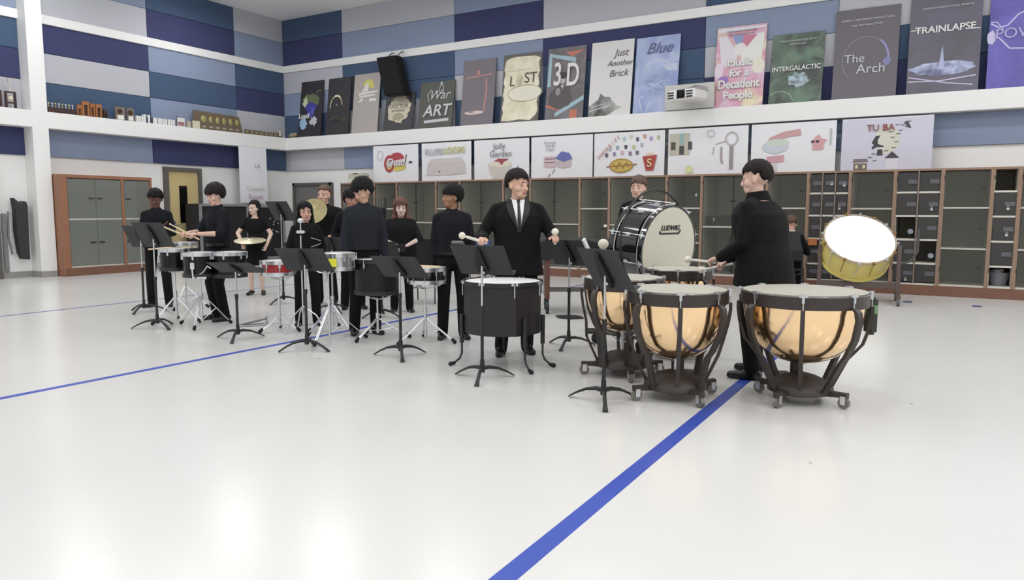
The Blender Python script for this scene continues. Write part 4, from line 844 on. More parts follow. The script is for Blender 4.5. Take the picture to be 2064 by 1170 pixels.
# 2 wavy hair
x, y = -8.09, 6.2
P2 = person('young man with thick wavy brown hair in profile holding drumsticks, sleeves rolled', x, y, 1.73, -62, (206, 168, 152), HD, ('mid', .024, .2, .3, 0), look=(0, -14, 0),
            rh=(.04, .38, 1.14), lh=(-.14, .33, 1.13), rpole=(.6, -.4, -.8), lpole=(-.6, -.4, -.8), rgrip=(-.2, 1, 0), lgrip=(.1, 1, 0), sleeve='rolled', top=cloth('blue_black_shirt', (14, 16, 23)), wide=1.06)
# 3 girl in dress
x, y = -10.05, 8.43
P3 = person('woman with long dark hair in a short black dress and bare legs holding a cymbal', x, y, 1.57, -12, (214, 186, 170), HD, ('long', .012, .5, .15, .3), look=(-34, -6, 0),
            rh=(.2, .2, .97), lh=(-.22, .15, .92), rpole=(.9, -.3, -.2), lpole=(-.9, -.3, -.2), female=True, dress=True, top=cloth('black_dress', (11, 11, 13)), sleeve='short', feet=((.1, 0, 0), (-.1, 0, 0)))
# 4 curly long hair
x, y = -6.82, 6.48
P4 = person('young woman with long dark curly hair and black top with pale stripes', x, y, 1.50, 2, (196, 152, 136), HB, ('long', .022, .5, .4, .3), look=(6, -3, 5),
            female=True, top=cloth('black_top', (13, 13, 15)), collar=False)
t, D = P4
for z, a_ in ((1.06, .02), (.99, -.02)): MB().tube([(-.17, .13, z-a_), (-.12, .148, z), (-.05, .158, z+a_)], .0045).build('pale_stripe', flat((170, 170, 175)), t)
# 5 tall with crash cymbal
x, y = -8.17, 8.16
P5 = person('heavier young man with short brown hair raising a brass cymbal before the grey doorway', x, y, 1.77, -22, (206, 164, 146), HM, ('short', .01, .55, .1, 0), look=(-6, 0, 0),
            rh=(.18, .42, 1.36), lh=(-.24, .3, 1.05), wide=1.3, body_w=1.02, rpole=(.7, -.2, -.8), lpole=(-.7, -.2, -.8))
# 6 hidden
x, y = -7.43, 7.93
P6 = person('dark curly haired person mostly hidden behind the tall person in the charcoal shirt', x, y, 1.69, 8, (176, 128, 110), HB, ('mid', .026, .35, .45, 0), look=(16, -10, 0))
# 7 tall looking down
x, y = -5.78, 6.36
P7 = person('tall young man in a charcoal shirt, thick dark hair, head bowed left', x, y, 1.76, 10, (196, 156, 136), HB, ('mid', .022, .25, .35, 0), look=(-62, -26, 0), lean=.03,
            top=cloth('charcoal_shirt', (33, 36, 44)), wide=1.02, rh=(.22, .08, .84), lh=(-.23, .06, .86))
# 8 curly auburn
x, y = -6.62, 8.05
P8 = person('person with curly auburn hair in a black short sleeved top holding a small percussion box', x, y, 1.56, 0, (210, 186, 176), HR, ('mid', .03, .48, .5, .12), look=(4, -4, 0),
            rh=(.1, .24, 1.07), lh=(-.09, .26, 1.05), rpole=(.7, -.4, -.6), lpole=(-1, -.1, -.4), rgrip=(-.4, 1, -.2), lgrip=(.7, .7, 0), sleeve='rolled', female=True, wide=1.22, body_w=1.15, collar=False)
# 9 profile
x, y = -4.74, 6.64
P9 = person('young man with black bowl haircut, face turned in profile beside the suited man', x, y, 1.68, 4, (150, 108, 84), HB, ('mid', .018, .2, .15, 0), look=(-72, 2, 0),
            top=cloth('dark_slate_shirt', (20, 21, 27)), rh=(.2, -.06, .82), lh=(-.24, .06, .8), wide=1.04)
t, D = P9; b_ = D['nk']+V((0, .075, -.04)); MB().loft([[b_+V((u, .0, z)) for z in (-h_, h_)]+[b_+V((u, -.02, z)) for z in (h_, -h_)] for u, h_ in ((-.05, .024), (-.008, .009), (.008, .009), (.05, .024))]).build('bow_tie', mat('black_satin', (10, 10, 16), .3), t)
# 10 suit
x, y = -3.69, 6.26
P10 = person('young man in a black suit, white shirt and black tie holding two white mallets', x, y, 1.79, 6, (208, 166, 146), HD, ('short', .018, .42, .15, 0), look=(40, -3, 0),
             rh=(.33, .27, 1.12), lh=(-.3, .3, 1.13), rpole=(.3, -.9, -.4), lpole=(-.35, -.9, -.4), rgrip=(.6, .7, 0), lgrip=(-.2, 1, .2), top=cloth('black_suit', (10, 10, 12)), suit=True, wide=1.28, feet=((.16, .06, 0), (-.1, -.02, 0)))
t, D = P10; nk = D['nk']; S = D['S']
sw = mat('white_shirt_cloth', (232, 232, 234), .7)
yf = D['chest'].y+.135*S*1.14
TBL = [(-.16, .186, .135), (.02, .166, .12), (.18, .155, .113), (.32, .168, .12), (.41, .168, .115), (.475, .14, .098), (.52, .095, .078), (.56, .085, .07)]
def vpt(u, z): # on the front of the jacket
    zz = z/S-D['hipz']
    for (z0, a0, b0), (z1, a1, b1) in zip(TBL[:-1], TBL[1:]):
        if zz <= z1 or z1 == .56: f_ = min(1, max(0, (zz-z0)/(z1-z0))); break
    ex_ = .022*(1 if zz < .45 else .5)*S; rx = (a0+(a1-a0)*f_)*1.28*S+ex_; ry = (b0+(b1-b0)*f_)*1.28*S+ex_
    return V((u, ry*sqrt(max(.1, 1-(u/rx)**2))+.004, z))
zt, zb = nk.z-.005, D['hipz']*S+.26
mb = MB(); n = 8; rg = []
for i in range(n+1):
    z = zt+(zb-zt)*i/n; hw = .062*(1-i/n)**.9+.002
    rg.append([vpt(-hw, z), vpt(0, z)+V((0, .002, 0)), vpt(hw, z), vpt(hw, z)-V((0, .012, 0)), vpt(0, z)-V((0, .012, 0)), vpt(-hw, z)-V((0, .012, 0))])
mb.loft(rg); mb.lathe([(.08*S, -.03), (.077*S, .0), (.066*S, .028*S), (.058*S, .028*S), (.056*S, -.03)], 20, nk-V((0, 0, .018)), (0, .25, 1)); mb.build('dress_shirt', sw, t)
mb = MB(); rg = []
for i, (z, hw) in enumerate(((zt+.008, .018), (zt-.022, .013), (zt-.035, .011), (zt-.12, .015), (zt-.2, .018), (zb, .012))):
    rg.append([vpt(-hw, z)+V((0, .008, 0)), vpt(0, z)+V((0, .014, 0)), vpt(hw, z)+V((0, .008, 0)), vpt(hw, z), vpt(-hw, z)])
mb.loft(rg); mb.build('necktie', mat('black_tie', (14, 14, 17), .4), t)
for s_ in (1, -1):
    mb = MB(); rg = []
    for i in range(n+1):
        z = zt+.01+(zb-.01-zt)*i/n; hw = .06*(1-i/n)+.006; ow = hw+.012+.05*sin(pi*min(1, (i+1.5)/n))*(1 if i < n else .2)
        rg.append([vpt(s_*hw, z)+V((0, .007, 0)), vpt(s_*ow, z)+V((0, .005, 0)), vpt(s_*ow, z)-V((0, .006, 0)), vpt(s_*hw, z)-V((0, .004, 0))])
    mb.loft(rg); mb.build('lapel', mat('lapel_cloth', (15, 15, 18), .6), t)
# 11 behind the bass drum
q = loc_at(1288, 354, 1.86)
P11 = person('young man with straight brown hair standing behind the black bass drum', q.x, q.y, 1.84, -14, (204, 168, 152), HM, ('mid', .014, .35, .1, 0), look=(-4, -2, 0), wide=1.04)
# 12 near man
x, y = -1.36, 6.40
P12 = person('large man in a black suit seen from behind in profile, playing the kettledrums', x, y, 1.81, -110, (208, 172, 158), HD, ('short', .016, .4, .12, 0), look=(8, -4, 0), lean=.08,
             rh=(.12, .36, .93), lh=(-.2, .3, .98), rpole=(.5, -.9, -.5), lpole=(-.4, -.9, -.5), rgrip=(-.1, 1, -.1), lgrip=(.1, 1, -.1), top=cloth('black_suit', (15, 15, 18)), suit=True, wide=1.38, body_w=1.15, feet=((.13, .1, 0), (-.15, .02, 0)))
t, D = P12; MB().lathe([(.115, -.05), (.1, .0), (.084, .045), (.074, .045), (.07, -.05)], 24, D['nk']+V((0, 0, -.01)), (0, .12, 1)).build('jacket_collar', cloth('black_suit', (10, 10, 12)), t)
# 13 seated
q = V((-2.42, 13.3, 0))
P13 = person('seated person with brown hair and a white collar seen from behind at the far cabinets', q.x, q.y, 1.75, 176, (206, 164, 146), HM, ('short', .016, .4, .15, 0), look=(20, -22, 0), sit=True, rh=(.16, .3, .75), lh=(-.16, .3, .75), wide=1.05)
t, D = P13; MB().lathe([(.066, -.02), (.078, 0), (.07, .04), (.058, .04), (.056, -.02)], 20, D['nk']+V((0, 0, -.01)), (0, -.1, 1)).build('white_collar', sw, t)
# ---------------------------------------------------------------- things in their hands
held('wooden drumstick held by the curly haired person at the far left, right hand', *P1, 1, .2, .12, (-.7, .5, .12), r=.009, m=DKWOOD)
held('wooden drumstick held by the curly haired person at the far left, left hand', *P1, -1, .2, .12, (-.5, .6, .35), r=.009, m=DKWOOD)
held('pale drumstick in the wavy haired drummer\'s right hand, pointing up and away', *P2, 1, .3, .1, (.1, 1, .45), r=.011, m=STICKW)
held('pale drumstick in the wavy haired drummer\'s left hand, nearer the viewer', *P2, -1, .3, .1, (0, 1, .55), r=.011, m=STICKW)
wm = flat((226, 222, 210))
held('white headed mallet in the suited person\'s outstretched hand, image left', *P10, 1, .2, .06, (.9, .35, .28), r=.014, m=wm, head=.032, hm=FELT, nm='mallet', cat='mallet')
held('white headed mallet upright in the suited person\'s other hand by the music stand', *P10, -1, .07, .05, (.05, .3, 1), r=.014, m=wm, head=.034, hm=FELT, nm='mallet', cat='mallet')
held('white felt mallet of the man at the kettledrums, pointing over the middle drum', *P12, -1, .22, .04, (0, 1, .06), r=.012, m=wm, head=(.03), hm=FELT, nm='timpani_mallet', cat='mallet')
held('second white felt mallet of the man at the kettledrums, low over the drum', *P12, 1, .2, .12, (.1, 1, -.25), r=.012, m=wm, head=(.03), hm=FELT, nm='timpani_mallet', cat='mallet')
# percussion box of 8
t, D = P8; c = (D['wr'][1][4]+D['wr'][-1][4])/2; wc = W(t, c+V((.06, .05, -.01)))
bt = thing('percussion_box', 'small dark percussion box with little metal parts held by the auburn haired person', 'percussion box', wc, t.rotation_euler.z)
MB().box((0, 0, 0), (.26, .1, .1), bev=.01).build('box_body', mat('wine_black', (34, 24, 26), .4), bt)
mb = MB()
for i in range(4): mb.cyl((.11-.05*i, .055, -.045), (.11-.05*i, .055, .0), .012, n=8)
mb.build('jingle', STEEL, bt)
def cymbal(label, p, nrm, R, m, stand=None):
    t = thing('cymbal', label, 'cymbal', p, 0); 
    MB().lathe([(.0, .028), (.03, .028), (.05, .012), (R*.6, .006), (R, -.008), (R, -.011), (R*.6, .003), (.05, .009), (0, .024)], 40, (0, 0, 0), nrm, cap=False).build('cymbal_disc', m, t)
    MB().cyl(V(nrm).normalized()*.02, V(nrm).normalized()*.06, .01).build('strap_knob', RUBBER, t); return t
CYM = mat('cymbal_bronze', (150, 140, 104), .4, .75, var=.12, vscale=20)
t, D = P5; g = onZ(640, 612); a = t.location
pc_ = W(t, D['wr'][1][4]); q = ray(630, 428); tt_ = (pc_-O).length; pcc = O+q*tt_
cymbal('large brass hand cymbal held up beside the woman with curly hair', pcc+V((0, 0, .02)), -(ray(630, 428))+V((-.35, 0, .45)), .21, CYM)
t, D = P3; pp = onY(512, 490, D and 8.1)
cymbal('flat pale cymbal held level at the waist of the woman in the black dress', W(t, V((.02, .33, .93))), (.12, -.14, 1), .25, mat('pale_cymbal', (214, 206, 176), .35, .5))
# ================================================================ music stands
STB = mat('stand_black', (30, 30, 31), .5); DESK = mat('desk_charcoal', (58, 59, 61), .6, spec=.3)
def music_stand(label, px, py, hz, side, tilt, w_=.5, hh=.34, legrot=0., two=False, loc=None, folder=None):
    """px,py where the pole meets the floor; hz desk centre height; side: desk back turned to picture left by side degrees"""
    g = V(loc) if loc else onZ(px, py)
    t = thing('music_stand', label, 'music stand', (g.x, g.y, 0), fac(g.x, g.y, -side), 'black music stands')
    lr = radians(legrot)
    MB().cyl((0, 0, .07), (0, 0, .62 if hz > .85 else .5), .0145, n=14).cyl((0, 0, .06), (0, 0, .17), .024, .018, n=14).build('lower_pole', STB, t)
    MB().cyl((0, 0, .6 if hz > .85 else .48), (0, 0, hz-.05), .009, n=12).build('upper_pole', STEEL, t)
    MB().cyl((0, 0, (.6 if hz > .85 else .48)-.03), (0, 0, (.62 if hz > .85 else .5)), .019).build('collar', STB, t)
    for k_ in range(3):
        a = lr+2*pi*k_/3+pi/2; d = V((cos(a), sin(a), 0))
        rg = []
        for u, z, wd, th in ((0, .095, .02, .03), (.06, .1, .02, .026), (.14, .085, .019, .02), (.22, .05, .02, .016), (.285, .012, .028, .012)):
            p = d*u+V((0, 0, z)); q = V((-d.y, d.x, 0))
            rg.append([p+q*wd/1.4+V((0, 0, -th/2)), p+q*wd/1.4+V((0, 0, th/4)), p+V((0, 0, th/1.6)), p-q*wd/1.4+V((0, 0, th/4)), p-q*wd/1.4+V((0, 0, -th/2))])
        mb = MB().loft(rg); mb.build('leg', STB, t)
    T_ = Matrix.Translation((0, 0, hz)) @ Matrix.Rotation(radians(tilt), 4, 'X')
    # desk: back faces +Y (towards the viewer), top leans forward
    T_ = Matrix.Translation((0, 0, hz)) @ Matrix.Rotation(-radians(tilt), 4, 'X')
    dk = MB(); dk.T = T_; dk.b2((-w_/2, -.003, -hh/2), (w_/2, .003, hh/2), bev=.002); dk.b2((-w_/2, -.06, -hh/2-.003), (w_/2, 0, -hh/2+.001)); dk.build('desk', DESK, t, smooth=False)
    br = MB(); br.T = T_; br.prism([(-.03, .13), (.0, .15), (.05, .0), (.055, -.1), (.0, -.16), (-.04, -.1)], -.03, Matrix.Translation((0, .004, 0))); br.build('desk_bracket', mat('bracket_black', (8, 8, 9), .6), t)
    kb = MB(); kb.T = T_; kb.sph((0, .045, -.1), .016, 10).cyl((0, .03, -.1), (0, .045, -.1), .008); kb.build('knob', CHROME, t)
    if folder:
        f = MB(); f.T = T_; f.b2(folder[0], folder[1]); o = f.build('music_folder', folder[2], None, smooth=False); o.location = t.location; o.rotation_euler = t.rotation_euler
        tag(o, folder[3], 'folder')
    return t
GF = mat('grey_folder', (96, 96, 98), .6); WF = mat('white_paper_edge', (225, 225, 225), .6)
music_stand('music stand farthest left, its black desk at the curly haired person\'s waist', 291, 630, 1.05, 48, 30, legrot=20)
music_stand('music stand beside the leftmost toms, base below the second stand desk', 318, 662, 1.12, 50, 32, legrot=75)
music_stand('low music stand with nearly flat desk in front of the second drummer', 480, 685, .79, 28, 68, legrot=15)
music_stand('music stand whose wide desk hides the red snare drum', 619, 706, .915, 28, 45, legrot=75, w_=.52)
music_stand('music stand in front of the black field drum, right of the taller charcoal shirt', 808, 720, .87, 32, 50, legrot=35)
music_stand('music stand with a grey folder in front of the large black drum and suited person', 972, 765, 1.0, 24, 42, legrot=15, w_=.48, folder=((.12, -.03, -.16), (.22, -.008, .19), GF, 'grey folder standing on the music stand before the suited person'))
music_stand('music stand with a white page edge between the suited person and bass drum', 1146, 700, .98, 36, 38, legrot=20, folder=((-.255, -.03, -.17), (-.235, .012, .18), WF, 'white page edge on the music stand right of the suited person'))
music_stand('nearest music stand in front of the left kettledrum', 1216, 812, .99, 52, 32, legrot=55, w_=.46)
music_stand('raised music stand behind the woman with the cymbal', 572, 612, 1.40, 52, 32, legrot=10)
music_stand('music stand standing before the seated person at the cabinets', 0, 0, .93, 18, 22, loc=(-2.40, 12.75, 0))
music_stand('music stand base seen behind the striped black top, left of tall person', 672, 630, .92, 20, 40, legrot=40)
music_stand('music stand partly hidden behind the auburn haired person', 770, 640, .88, 24, 40, legrot=80)
# ================================================================ kettledrums
COPPER = mat('polished_copper', (248, 214, 170), .14, 1., bump=.06, bscale=9); TBR = mat('brown_black_casting', (56, 49, 46), .5, var=.2, vscale=12); TBAND = mat('dark_brown_band', (52, 44, 42), .4)
CALF = mat('kettledrum_head', (180, 177, 165), .5, var=.03, vscale=4)
def timpani(label, x, y, R, ht, rot, D, sr):
    t = thing('timpani', label, 'kettledrum', (x, y, 0), rot, 'copper kettledrums')
    MB().lathe([(R-.004, ht-.012), (R-.01, ht), (0.001, ht)], 56, cap=False).build('drum_head', CALF, t)
    MB().torus((0, 0, ht-.008), R, .0085, n=56).build('counterhoop', mat('dark_chrome', (120, 116, 112), .25, .9), t)
    MB().lathe([(R+.004, ht-.015), (R+.004, ht-.1), (R-.012, ht-.1), (R-.012, ht-.015)], 56, cap=False).build('rim_band', TBAND, t)
    prof = [(R-.014, ht-.03), (R-.016, ht-.1)]
    for i in range(1, 15):
        a = pi/2*i/14; prof.append(((R-.018)*cos(a)**.82 if i < 14 else .001, ht-.1-(D-.1)*sin(a)))
    MB().lathe(prof, 56, cap=False).build('copper_bowl', COPPER, t)
    zb = ht-D; bz = .14; br = .2
    n_ = 8
    for k_ in range(n_):
        a = sr-rot+2*pi*k_/n_; d = V((cos(a), sin(a), 0)); q = V((-d.y, d.x, 0))
        p = d*(R+.014)
        rod = MB().cyl(p+V((0, 0, ht-.11)), p+V((0, 0, ht+.008)), .0048, n=8).box(p+V((0, 0, ht-.004)), (.012, .012, .03)); 
        rod.build('tension_rod', STEEL, t)
        lb = MB(); lb.T = Matrix.Rotation(a, 4, 'Z'); lb.b2((R-.012, -.03, ht-.012), (R+.024, .03, ht+.008), bev=.004).b2((R+.002, -.009, ht-.05), (R+.022, .009, ht-.012)); lb.build('tension_lug', STEEL, t)
    # struts: curved castings hugging the bowl, down to the base ring
    for k_ in range(n_):
        a = sr-rot+2*pi*k_/n_; d = V((cos(a), sin(a), 0)); q = V((-d.y, d.x, 0)); big = k_ % 2 == 1
        pts = [(R+.02, ht-.1), (R+.022, ht-.15), (R+.008, ht-.25), (R*.88+.02, ht-.38), (br+.11, .33), (br+.01, bz-.03)] if not big else [(R+.02, ht-.085), (R+.05, ht-.11), (R+.062, ht-.17), (R+.035, ht-.3), (R-.03, ht-.43), (R-.07, ht-.48), (br+.03, bz-.03)]
        wd = .023 if big else .015; th = .017 if big else .011
        rg = []
        for r_, z in pts:
            p = d*r_+V((0, 0, z)); rg.append([p+q*wd+d*th, p-q*wd+d*th, p-q*wd*.8-d*th, p+q*wd*.8-d*th])
        MB().loft(rg).build('strut', TBR, t, ang=50)
    # base casting
    MB().lathe([(.05, bz+.07), (.12, bz+.05), (.2, bz+.01), (br+.03, bz-.02), (br+.035, bz-.06), (br-.01, bz-.075), (.1, bz-.085), (.001, bz-.085)], 32).build('base_casting', TBR, t)
    MB().cyl((0, 0, bz+.04), (0, 0, zb-.0), .012).build('centre_rod', STEEL, t)
    for k_ in range(4):
        a = pi/4+2*pi*k_/4; d = V((cos(a), sin(a), 0)); MB().tube([d*(R*.62)+V((0, 0, zb+R*.17)), V((0, 0, bz+.14))+d*.02], .0035, 6).build('spider_rod', STEEL, t)
    for k_ in range(4):
        a = pi/4+2*pi*k_/4; d = V((cos(a), sin(a), 0)); q = V((-d.y, d.x, 0)); e = br+.13
        rg = []
        for u, z, h_ in ((br-.05, bz-.05, .024), (e-.04, bz-.045, .017), (e+.025, bz-.045, .02)):
            p = d*u+V((0, 0, z)); rg.append([p+q*.023+V((0, 0, h_)), p-q*.023+V((0, 0, h_)), p-q*.023-V((0, 0, h_)), p+q*.023-V((0, 0, h_))])
        lg = MB().loft(rg).build('base_arm', TBR, t, ang=50)
        c_ = d*e+V((0, 0, .042)); cw = MB().cyl(c_-q*.014, c_+q*.014, .041, n=24).cyl(c_-q*.018, c_+q*.018, .022, n=16); w_o = cw.build('caster_wheel', mat('grey_wheel', (124, 120, 114), .4, .3), t)
        MB().b2((-.004, -.02, 0), (.004, -.016, .08)).b2((-.004, .016, 0), (.004, .02, .08))
        fk = MB(); fk.T = Matrix.Translation(c_) @ Matrix.Rotation(a, 4, 'Z'); fk.b2((-.018, -.026, -.01), (.018, -.02, .045)).b2((-.018, .02, -.01), (.018, .026, .045)).b2((-.02, -.026, .042), (.02, .026, .05)).cyl((0, 0, .045), (0, 0, .07), .014); fk.build('caster_fork', CHROME, t)
    # pedal column on the player's side
    MB().cyl((0, br*.5, bz+.02), (0, br*.55, bz+.2), .045, .04, n=20).build('pedal_housing', TBR, t)
    MB().b2((-.05, br+.05, .1), (.05, br+.27, .125), bev=.006).build('pedal', TBR, t)
    return t
A_ = lambda x, y, o=0: atan2(-x, y)*1.+radians(o)
timpani('largest copper kettledrum, nearest the right, by the man in black', -.935, 5.745, .44, .83, radians(28), .535, radians(-81))
timpani('second largest copper kettledrum in the front middle over the blue line', -1.765, 5.355, .368, .83, radians(6), .53, radians(-68))
timpani('copper kettledrum behind the nearest music stand on the left', -2.42, 5.90, .335, .845, radians(-10), .47, radians(-60))
timpani('smallest kettledrum half hidden at the back below the bass drum', -2.27, 6.90, .31, .86, radians(12), .45, radians(-72))
o = MB().lathe([(.05, 0), (.055, .02), (.05, .14), (.0, .15)], 20).b2((-.03, -.06, .05), (.03, -.05, .11)); t_ = onZ(1735, 600, .62)
tt = thing('tuning_gauge', 'dark tuning gauge with a green label on the right side of the largest kettledrum', 'tuning gauge', (-.935+.50*cos(YAW), 5.745+.50*sin(YAW), .50), YAW)
MB().b2((-.035, -.05, .0), (.035, .05, .28), bev=.02).build('gauge_housing', mat('green_black', (42, 46, 40), .5), tt); MB().b2((-.02, -.056, .16), (.02, -.05, .22)).build('green_label', mat('green_label', (112, 150, 104), .5), tt, smooth=False)
# ================================================================ drums
BLKSH = mat('black_drum_shell', (7, 7, 10), .3, spec=.35)
def drum_parts(t, R, Dp, shell, hoop=CHROME, n=8, head=HEADW, lugm=CHROME, T_=None, rodlen=None, facets=48):
    def B(): m = MB(); m.T = T_ or Matrix.Identity(4); return m
    B().lathe([(R, .01), (R, Dp-.01)], facets, cap=False).lathe([(R-.008, .01), (R-.008, Dp-.01)], facets, cap=False).build('shell', shell, t)
    B().lathe([(R+.004, Dp-.004), (R-.004, Dp+.002), (.001, Dp+.002)], facets, cap=False).build('batter_head', head, t)
    B().lathe([(R+.004, .004), (R-.004, -.001), (.001, -.001)], facets, cap=False).build('resonant_head', head, t)
    B().lathe([(R+.004, Dp-.03), (R+.012, Dp-.03), (R+.014, Dp+.012), (R+.006, Dp+.014), (R+.004, Dp-.03)], facets, cap=False).build('top_hoop', hoop, t)
    B().lathe([(R+.004, .03), (R+.012, .03), (R+.014, -.012), (R+.006, -.014), (R+.004, .03)], facets, cap=False).build('bottom_hoop', hoop if rodlen is None or rodlen > .1 else BLACKM, t)
    for k_ in range(n):
        a = 2*pi*(k_+.5)/n; c_, s_ = cos(a), sin(a); m = B(); p = V((c_*(R+.018), s_*(R+.018), 0))
        z0 = Dp*.12 if rodlen is None else Dp-rodlen; m.cyl(p+V((0, 0, z0)), p+V((0, 0, Dp+.014)), .0042, n=6)
        m2 = p*(R+.008)/(R+.018)
        m.box(m2+V((0, 0, Dp*.5 if rodlen is None else Dp-.05)), (.022, .022, .05 if rodlen is None else .045), Matrix.Rotation(a, 3, 'Z'), bev=.005); m.build('lug', lugm, t)
def chrome_stand(label, x, y, zt, rot=0., R=.3, name='drum_stand', arms=True, hub=.3, lean=0.):
    t = thing(name, label, 'drum stand', (x, y, 0), rot, 'chrome drum stands')
    MB().cyl((0, 0, .06), (0, 0, zt*.55), .0135, n=14).build('lower_tube', CHROME, t); MB().cyl((0, 0, zt*.5), (0, 0, zt-.03), .0095, n=12).build('upper_tube', CHROME, t)
    MB().cyl((0, 0, zt*.55-.02), (0, 0, zt*.55+.02), .021).cyl((.015, 0, zt*.55), (.05, 0, zt*.55), .006).build('height_clamp', CHROME, t)
    for k_ in range(3):
        a = 2*pi*k_/3; d = V((cos(a), sin(a), 0)); q = V((-d.y, d.x, 0))*.009
        l_ = MB().tube([d*.02+V((0, 0, hub+.02))+q, d*R*.5+V((0, 0, hub*.62))+q, d*R+V((0, 0, .03))+q], .006, 6).tube([d*.02+V((0, 0, hub+.02))-q, d*R*.5+V((0, 0, hub*.62))-q, d*R+V((0, 0, .03))-q], .006, 6).tube([d*.02+V((0, 0, .09)), d*R*.52+V((0, 0, hub*.6))], .005, 6).build('leg', CHROME, t)
        MB().cap(d*(R-.015)+V((0, 0, .045)), d*(R+.012)+V((0, 0, .022)), .017, .021, 10).build('rubber_foot', RUBBER, l_)
    MB().cyl((0, 0, .07), (0, 0, .1), .017).build('brace_hub', CHROME, t); MB().cyl((0, 0, hub), (0, 0, hub+.05), .019).build('leg_hub', CHROME, t)
    if arms:
        for k_ in range(3):
            a = 2*pi*k_/3+.5; d = V((cos(a), sin(a), 0)); b_ = MB().tube([V((0, 0, zt-.05)), d*.1+V((0, 0, zt-.035)), d*.16+V((0, 0, zt-.012)), d*.165+V((0, 0, zt-.004))], .006, 6).build('basket_arm', CHROME, t)
    return t
def tom(label, px, py, R, ht, Dp, shell=BLKSH, n=6, rodlen=.07, head=HEADW, name='tom_drum', cat='drum', tilt=(0, 0), group='toms and snares', hoop=CHROME, pos=None):
    p = onZ(px, py, ht) if pos is None else V(pos)
    t = thing(name, label, cat, (p.x, p.y, ht-Dp), YAW, group); t.rotation_euler = (radians(tilt[0]), radians(tilt[1]), YAW)
    drum_parts(t, R, Dp, shell, n=n, rodlen=rodlen, head=head, hoop=hoop); return t, p
g1, g2, g3 = onZ(352, 504, .99), onZ(402, 510, .95), onZ(463, 508, .95)
g1 = onZ(352, 503, .93); g2 = onZ(401, 509, .90); g3 = onZ(463, 508, .90)
g1 = at1 = None
def at_dist(px, py, ref):
    """the point seen at the pixel on the upright plane through ref that faces the eye"""
    n = V((fw.x, fw.y, 0)).normalized(); d = ray(px, py); return O+d*((V(ref)-O).dot(n)/d.dot(n))
D2S = onZ(408, 658); D1S = onZ(336, 655)
a1 = at_dist(350, 503, D2S+V((-.1, .3, 0))); tom('small black tom left of the pair in front of the second drummer', 0, 0, .16, a1.z, .25, pos=a1)
a2 = at_dist(402, 511, D2S); tom('black tom in the centre of the three with a chrome mounting plate', 0, 0, .187, a2.z, .27, pos=a2)
a3 = at_dist(463, 510, D2S+V((.1, .1, 0))); tom('black tom on the right of the three, above the flat music stand', 0, 0, .187, a3.z, .28, pos=a3)
chrome_stand('chrome double braced stand carrying the centre tom pair', D2S.x, D2S.y, a2.z-.28, 1.2, .33, arms=False, hub=.36)
chrome_stand('chrome stand under the leftmost small tom', a1.x, a1.y, a1.z-.24, .4, .3, hub=.3)
mbm = thing('tom_mount', 'chrome bracket holding the centre and right toms on their stand', 'tom mount', (D2S.x, D2S.y, a2.z-.2), YAW)
MB().box((0, -.21, .06), (.05, .02, .08), bev=.006).tube([(0, -.215, .02), (0, -.2, -.09), (0, 0, -.09)], .011).cyl((.05, -.2, -.08), (.14, -.22, -.08), .012).sph((.15, -.22, -.08), .018).tube([(0.0, -.2, -.09), (.1, -.16, -.02), (.17, -.19, .06), (.2, -.17, .03)], .009).build('bracket', CHROME, mbm)
a4 = at_dist(370, 493, P1[0].location+V((.35, -.15, 0))); t, _ = tom('small pale practice drum behind the leftmost tom', 0, 0, .17, a4.z+.02, .1, n=6, pos=a4, shell=mat('pale_shell', (214, 206, 180), .5), name='snare_drum')
chrome_stand('chrome stand under the small pale drum at the far left', a4.x, a4.y, a4.z-.08, .9, .28)
stick('pale drumstick resting on the rim of the leftmost tom', at_dist(299, 503, a1), at_dist(345, 499, a1), .009, STICKW)
# red snare, silver snare
REDS = mat('red_drum_shell', (150, 40, 44), .3)
RSN = onZ(556, 668); a5 = at_dist(560, 527, RSN)
t, _ = tom('red snare drum half hidden behind the wide music stand desk', 0, 0, .18, a5.z, .15, shell=REDS, n=8, rodlen=.14, pos=a5, name='snare_drum')
chrome_stand('low chrome stand with bent legs under the red snare drum', a5.x, a5.y, a5.z-.16, .3, .24, hub=.16)
SSN = onZ(655, 688); a6 = at_dist(680, 512, SSN)
SIL = mat('silver_shell', (190, 192, 196), .2, .9)
t, _ = tom('silver snare drum with a yellow sticker beside the wide music stand', 0, 0, .185, a6.z, .16, shell=SIL, n=10, rodlen=.14, pos=a6, name='snare_drum')
st = MB(); st.T = Matrix.Rotation(radians(-2), 4, 'Z'); st.b2((-.045, -.207, .03), (.045, -.2, .12)); st.build('yellow_sticker', mat('yellow_sticker', (226, 226, 60), .6), t, smooth=False)
chrome_stand('tall chrome double braced stand under the silver snare drum', a6.x-.12, a6.y-.02, a6.z-.17, .9, .38, hub=.33)
chrome_stand('chrome hi-hat stand behind the middle music stand, bare top clutch', *(onZ(672, 668).xy), .72, 2.1, .28, arms=False, hub=.28)
# upright clutch seen at the girl's chest
q_ = onZ(640, 672); pz = at_dist(606, 468, P4[0].location+V((.12, -.55, 0)))
t = thing('cymbal_stand', 'white metal cymbal stand top without a cymbal in front of the striped top', 'cymbal stand', (pz.x, pz.y, 0), YAW)
MB().cyl((0, 0, .02), (0, 0, pz.z-.04), .009).build('pole', CHROME, t); MB().box((0, 0, pz.z), (.1, .04, .035), bev=.01).cyl((0, 0, pz.z), (0, 0, pz.z+.12), .006).sph((0, 0, pz.z+.13), (.035, .02, .03), 10).build('clutch', mat('white_metal', (214, 214, 216), .3, .4), t)
for k_ in range(3):
    a = 2*pi*k_/3; MB().tube([(0, 0, .3), (.15*cos(a), .15*sin(a), .2), (.27*cos(a), .27*sin(a), .01)], .008).build('leg', CHROME, t)
